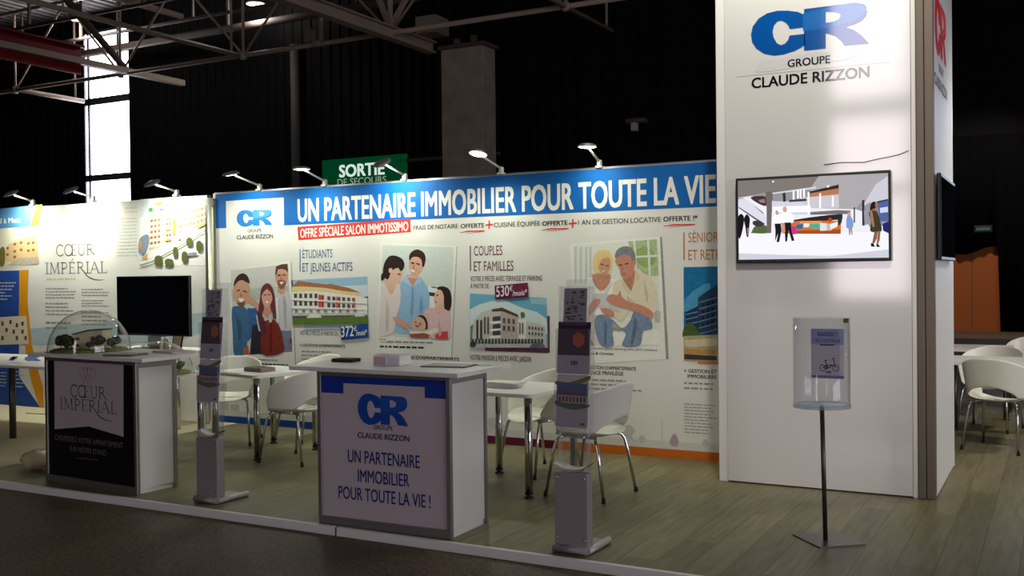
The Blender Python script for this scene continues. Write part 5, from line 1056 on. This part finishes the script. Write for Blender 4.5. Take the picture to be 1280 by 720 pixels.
for x, lb, c in ((-8.32, 'small pale bottle on the monitor table beside the screen stand', (200, 200, 190)), (-8.26, 'small brown bottle on the monitor table left of the small frame', (120, 100, 70))):
    t = thing('bottle', lb, 'bottle', (x, 7.58, .825), 0, 'bottles on the monitor table'); m_ = mat('bottle_%d' % c[0], c, .2)
    b = MB(); b.lathe([(0, .0005), (.03, .0005), (.028, .01), (.028, .08), (.013, .11), (.012, .125), (0, .125)], (0, 0, 0), m_, 16); b.build('body', t, True); b = MB(); b.lathe([(0, .122), (.013, .122), (.013, .138), (0, .138)], (0, 0, 0), PAPERM, 12); b.build('cap', t, True)

# ================================================================== DOMES AND MODELS
def dome(label, mlabel, x, y, z, r, hgt, seed):
    t = thing('display_dome', label, 'dome', (x, y, z), 0, 'clear display domes')
    prof = [(r*math.cos(R(a)), hgt*math.sin(R(a))) for a in range(0, 90, 6)]+[(0, hgt)]
    b = MB(); b.lathe(prof, (0, 0, .002), DOME, 48); o = b.build('bubble', t, True)
    b = MB(); b.lathe([(r, 0), (r+.014, 0), (r+.014, .005), (r, .005), (r, 0)], (0, 0, .001), ACRYL, 48); b.build('rim', t, True)
    m = thing('scale_model', mlabel, 'scale model', (x, y, z), R(20), 'architectural models under domes')
    b = MB(); b.lathe([(0, .001), (r*.93, .001), (r*.93, .014), (r*.86, .022), (0, .022)], (0, 0, 0), GRASS, 40); b.build('turf_base', m, True)
    q = r/.32
    b = MB(); W1 = CREAM
    b.prism([(-.10, .022), (.02, .022), (.02, .165), (-.10, .135)], -.06, .07, W1, lambda u, v, h: (u*q, h*q, v*q)); b.prism([(.02, .022), (.145, .022), (.145, .17), (.02, .165)], -.05, .08, W1, lambda u, v, h: (u*q, h*q, v*q)); b.build('house', m, True)
    b = MB(); b.prism([(-.115, .133), (.02, .166), (.02, .176), (-.115, .143)], -.07, .08, BROWN, lambda u, v, h: (u*q, h*q, v*q)); b.prism([(.015, .166), (.152, .171), (.152, .180), (.015, .176)], -.06, .09, BROWN, lambda u, v, h: (u*q, h*q, v*q)); b.build('roof', m, True)
    for x0, x1, z0, z1, yy in ((-.08, -.05, .09, .115, -.0605), (-.075, -.055, .035, .06, -.0605), (.045, .075, .03, .12, -.0505), (.10, .135, .06, .13, -.0505)):
        b = MB(); b.box(x0*q, x1*q, (yy-.004)*q, yy*q, z0*q, z1*q, BROWN); b.build('window', m, True)
    k = 0
    for ang, rr, s_, mt in ((200, .22, .045, TREER), (215, .17, .05, TREE), (185, .15, .035, TREE), (330, .16, .045, TREE), (350, .22, .035, TREE), (255, .22, .03, TREE), (300, .20, .025, TREE), (30, .2, .04, TREE)):
        b = MB(); cx, cy = rr*q*math.cos(R(ang)), rr*q*math.sin(R(ang)); b.tube([(cx, cy, .02), (cx, cy, (.03+s_)*q)], .004, BROWN, 6); b.blob((cx, cy, (.03+s_*1.3)*q), s_*q, mt, (1, 1, .9), .3, 2, seed+k); b.build('tree', m, True); k += 1
    b = MB(); b.box(-.03, .03, -.012, .012, .024, .036, mat('model_car', (225, 225, 228), .3), .005); b.box(-.016, .018, -.011, .011, .036, .046, mat('model_car', (225, 225, 228), .3), .004); b.bm.transform(Matrix.Translation((.12*q, -.14*q, 0)) @ Matrix.Rotation(R(15), 4, 'Z')); b.build('car', m, True)
    return t
dome('clear display dome on the CŒUR IMPÉRIAL counter', 'model house with small trees under the dome on the counter', -6.86, 5.50, 1.001, .315, .33, 11)
dome('clear display dome on the low table behind the CŒUR IMPÉRIAL counter', 'model house with trees under the dome on the low table', -7.02, 6.36, .735, .29, .29, 41)

# ================================================================== LOOSE PAPER AND ODDS
def sheet_stack(name, label, cat, x, y, z, rz, w, d, h, m, m_top=None, group=None):
    t = thing(name, label, cat, (x, y, z), rz, group)
    b = MB(); n = max(1, int(h/.004)); rg = random.Random(int(abs(x*1000)))
    for i in range(n):
        dx, dy = rg.uniform(-.004, .004), rg.uniform(-.004, .004)
        b.box(-w/2+dx, w/2+dx, -d/2+dy, d/2+dy, .0005+h*i/n, .0005+h*(i+1)/n-.0004, m)
    b.build('sheets', t, True)
    if m_top is not None:
        b = MB(); b.box(-w/2+.006, w/2-.006, -d/2+.006, d/2-.006, h+.0008, h+.0016, m_top); b.build('cover_print', t, True)
    return t
ZT = 1.0012
sheet_stack('card_stack', 'dark stack of cards on the CR counter, left side', 'cards', -4.22, 5.42, ZT, R(5), .16, .11, .022, P(60, 46, 44), P(84, 66, 62))
t = thing('card_box', 'pale leaflet box in the middle of the CR counter', 'box', (-3.78, 5.33, ZT), R(4))
b = MB(); b.box(-.10, .10, -.07, .07, .001, .062, PAPERM, .003); b.build('tray', t, True)
b = MB(); b.box(-.092, -.005, -.0715, -.07, .006, .056, P(190, 160, 168)); b.box(.005, .095, -.0715, -.07, .006, .056, P(206, 200, 210)); b.build('side_print', t, True)
b = MB(); b.box(-.094, .094, -.064, .064, .0625, .066, P(216, 206, 206)); b.build('cards', t, True)
sheet_stack('leaflet_stack', 'flat open leaflets on the right end of the CR counter', 'leaflets', -3.38, 5.38, ZT, R(8), .30, .21, .008, P(120, 116, 112), P(186, 188, 180))
sheet_stack('leaflet_stack', 'single white leaflet at the back right corner of the CR counter', 'leaflets', -3.22, 5.55, ZT, R(-10), .21, .15, .004, PAPERM)
sheet_stack('leaflet_stack', 'thin stack of leaflets right of the dome on the counter', 'leaflets', -6.16, 5.26, ZT, R(8), .26, .19, .014, P(120, 112, 108), P(196, 190, 184))
sheet_stack('leaflet_stack', 'pale leaflets at the back right of the CŒUR IMPÉRIAL counter', 'leaflets', -6.02, 5.60, ZT, R(-12), .28, .20, .016, P(206, 190, 186))
sheet_stack('brochure_stack', 'dark-edged brochure stack on the table left of the CR counter', 'brochures', -6.33, 6.88, .7355, R(-12), .25, .16, .035, P(150, 130, 124), P(70, 60, 62))
sheet_stack('leaflet_stack', 'flat white leaflet at the front of the table left of the CR counter', 'leaflets', -6.44, 6.69, .7355, R(-12), .27, .10, .004, PAPERM, P(232, 230, 224))
sheet_stack('magazine_stack', 'white magazines on the table right of the CR counter', 'magazines', -3.70, 6.62, .7355, R(14), .30, .22, .03, P(216, 214, 208), P(232, 230, 224))
sheet_stack('magazine_stack', 'folded newspaper lying over the white magazines', 'newspaper', -3.63, 6.58, .7675, R(-8), .24, .17, .008, P(206, 204, 198), P(224, 222, 214))
# crumpled bag
PLB = clear('plastic_film', (.86, .80, .70), .12, .5, 1.5, (.86, .75, .58))
t = thing('plastic_bag', 'crumpled translucent plastic bag on the floor beside the black counter', 'bag', (-7.42, 5.5, 0))
b = MB(); b.blob((-7.46, 5.45, .085), .115, PLB, (1.15, .95, .74), .13, 3, 5); b.build('bundle', t)
b = MB(); b.blob((-7.26, 5.52, .085), .085, PLB, (1.2, .9, .85), .2, 3, 9); b.tube([(-7.2, 5.52, .12), (-7.16, 5.52, .17), (-7.13, 5.53, .20)], [.03, .02, .035], PLB, 10); b.build('tied_end', t)
b = MB(); b.blob((-7.42, 5.46, .08), .075, mat('bag_contents', (228, 204, 170), .6), (1.2, 1, .8), .2, 2, 3); b.build('contents', t)
b = MB(); b.tube([(-10.75, 7.72, .006), (-10.3, 7.8, .006), (-9.9, 7.9, .006), (-9.4, 7.85, .006)], .006, RUBBER, 6); props(b.build('power_cable'), 'thin black cable on the floor under the left desk', 'cable')
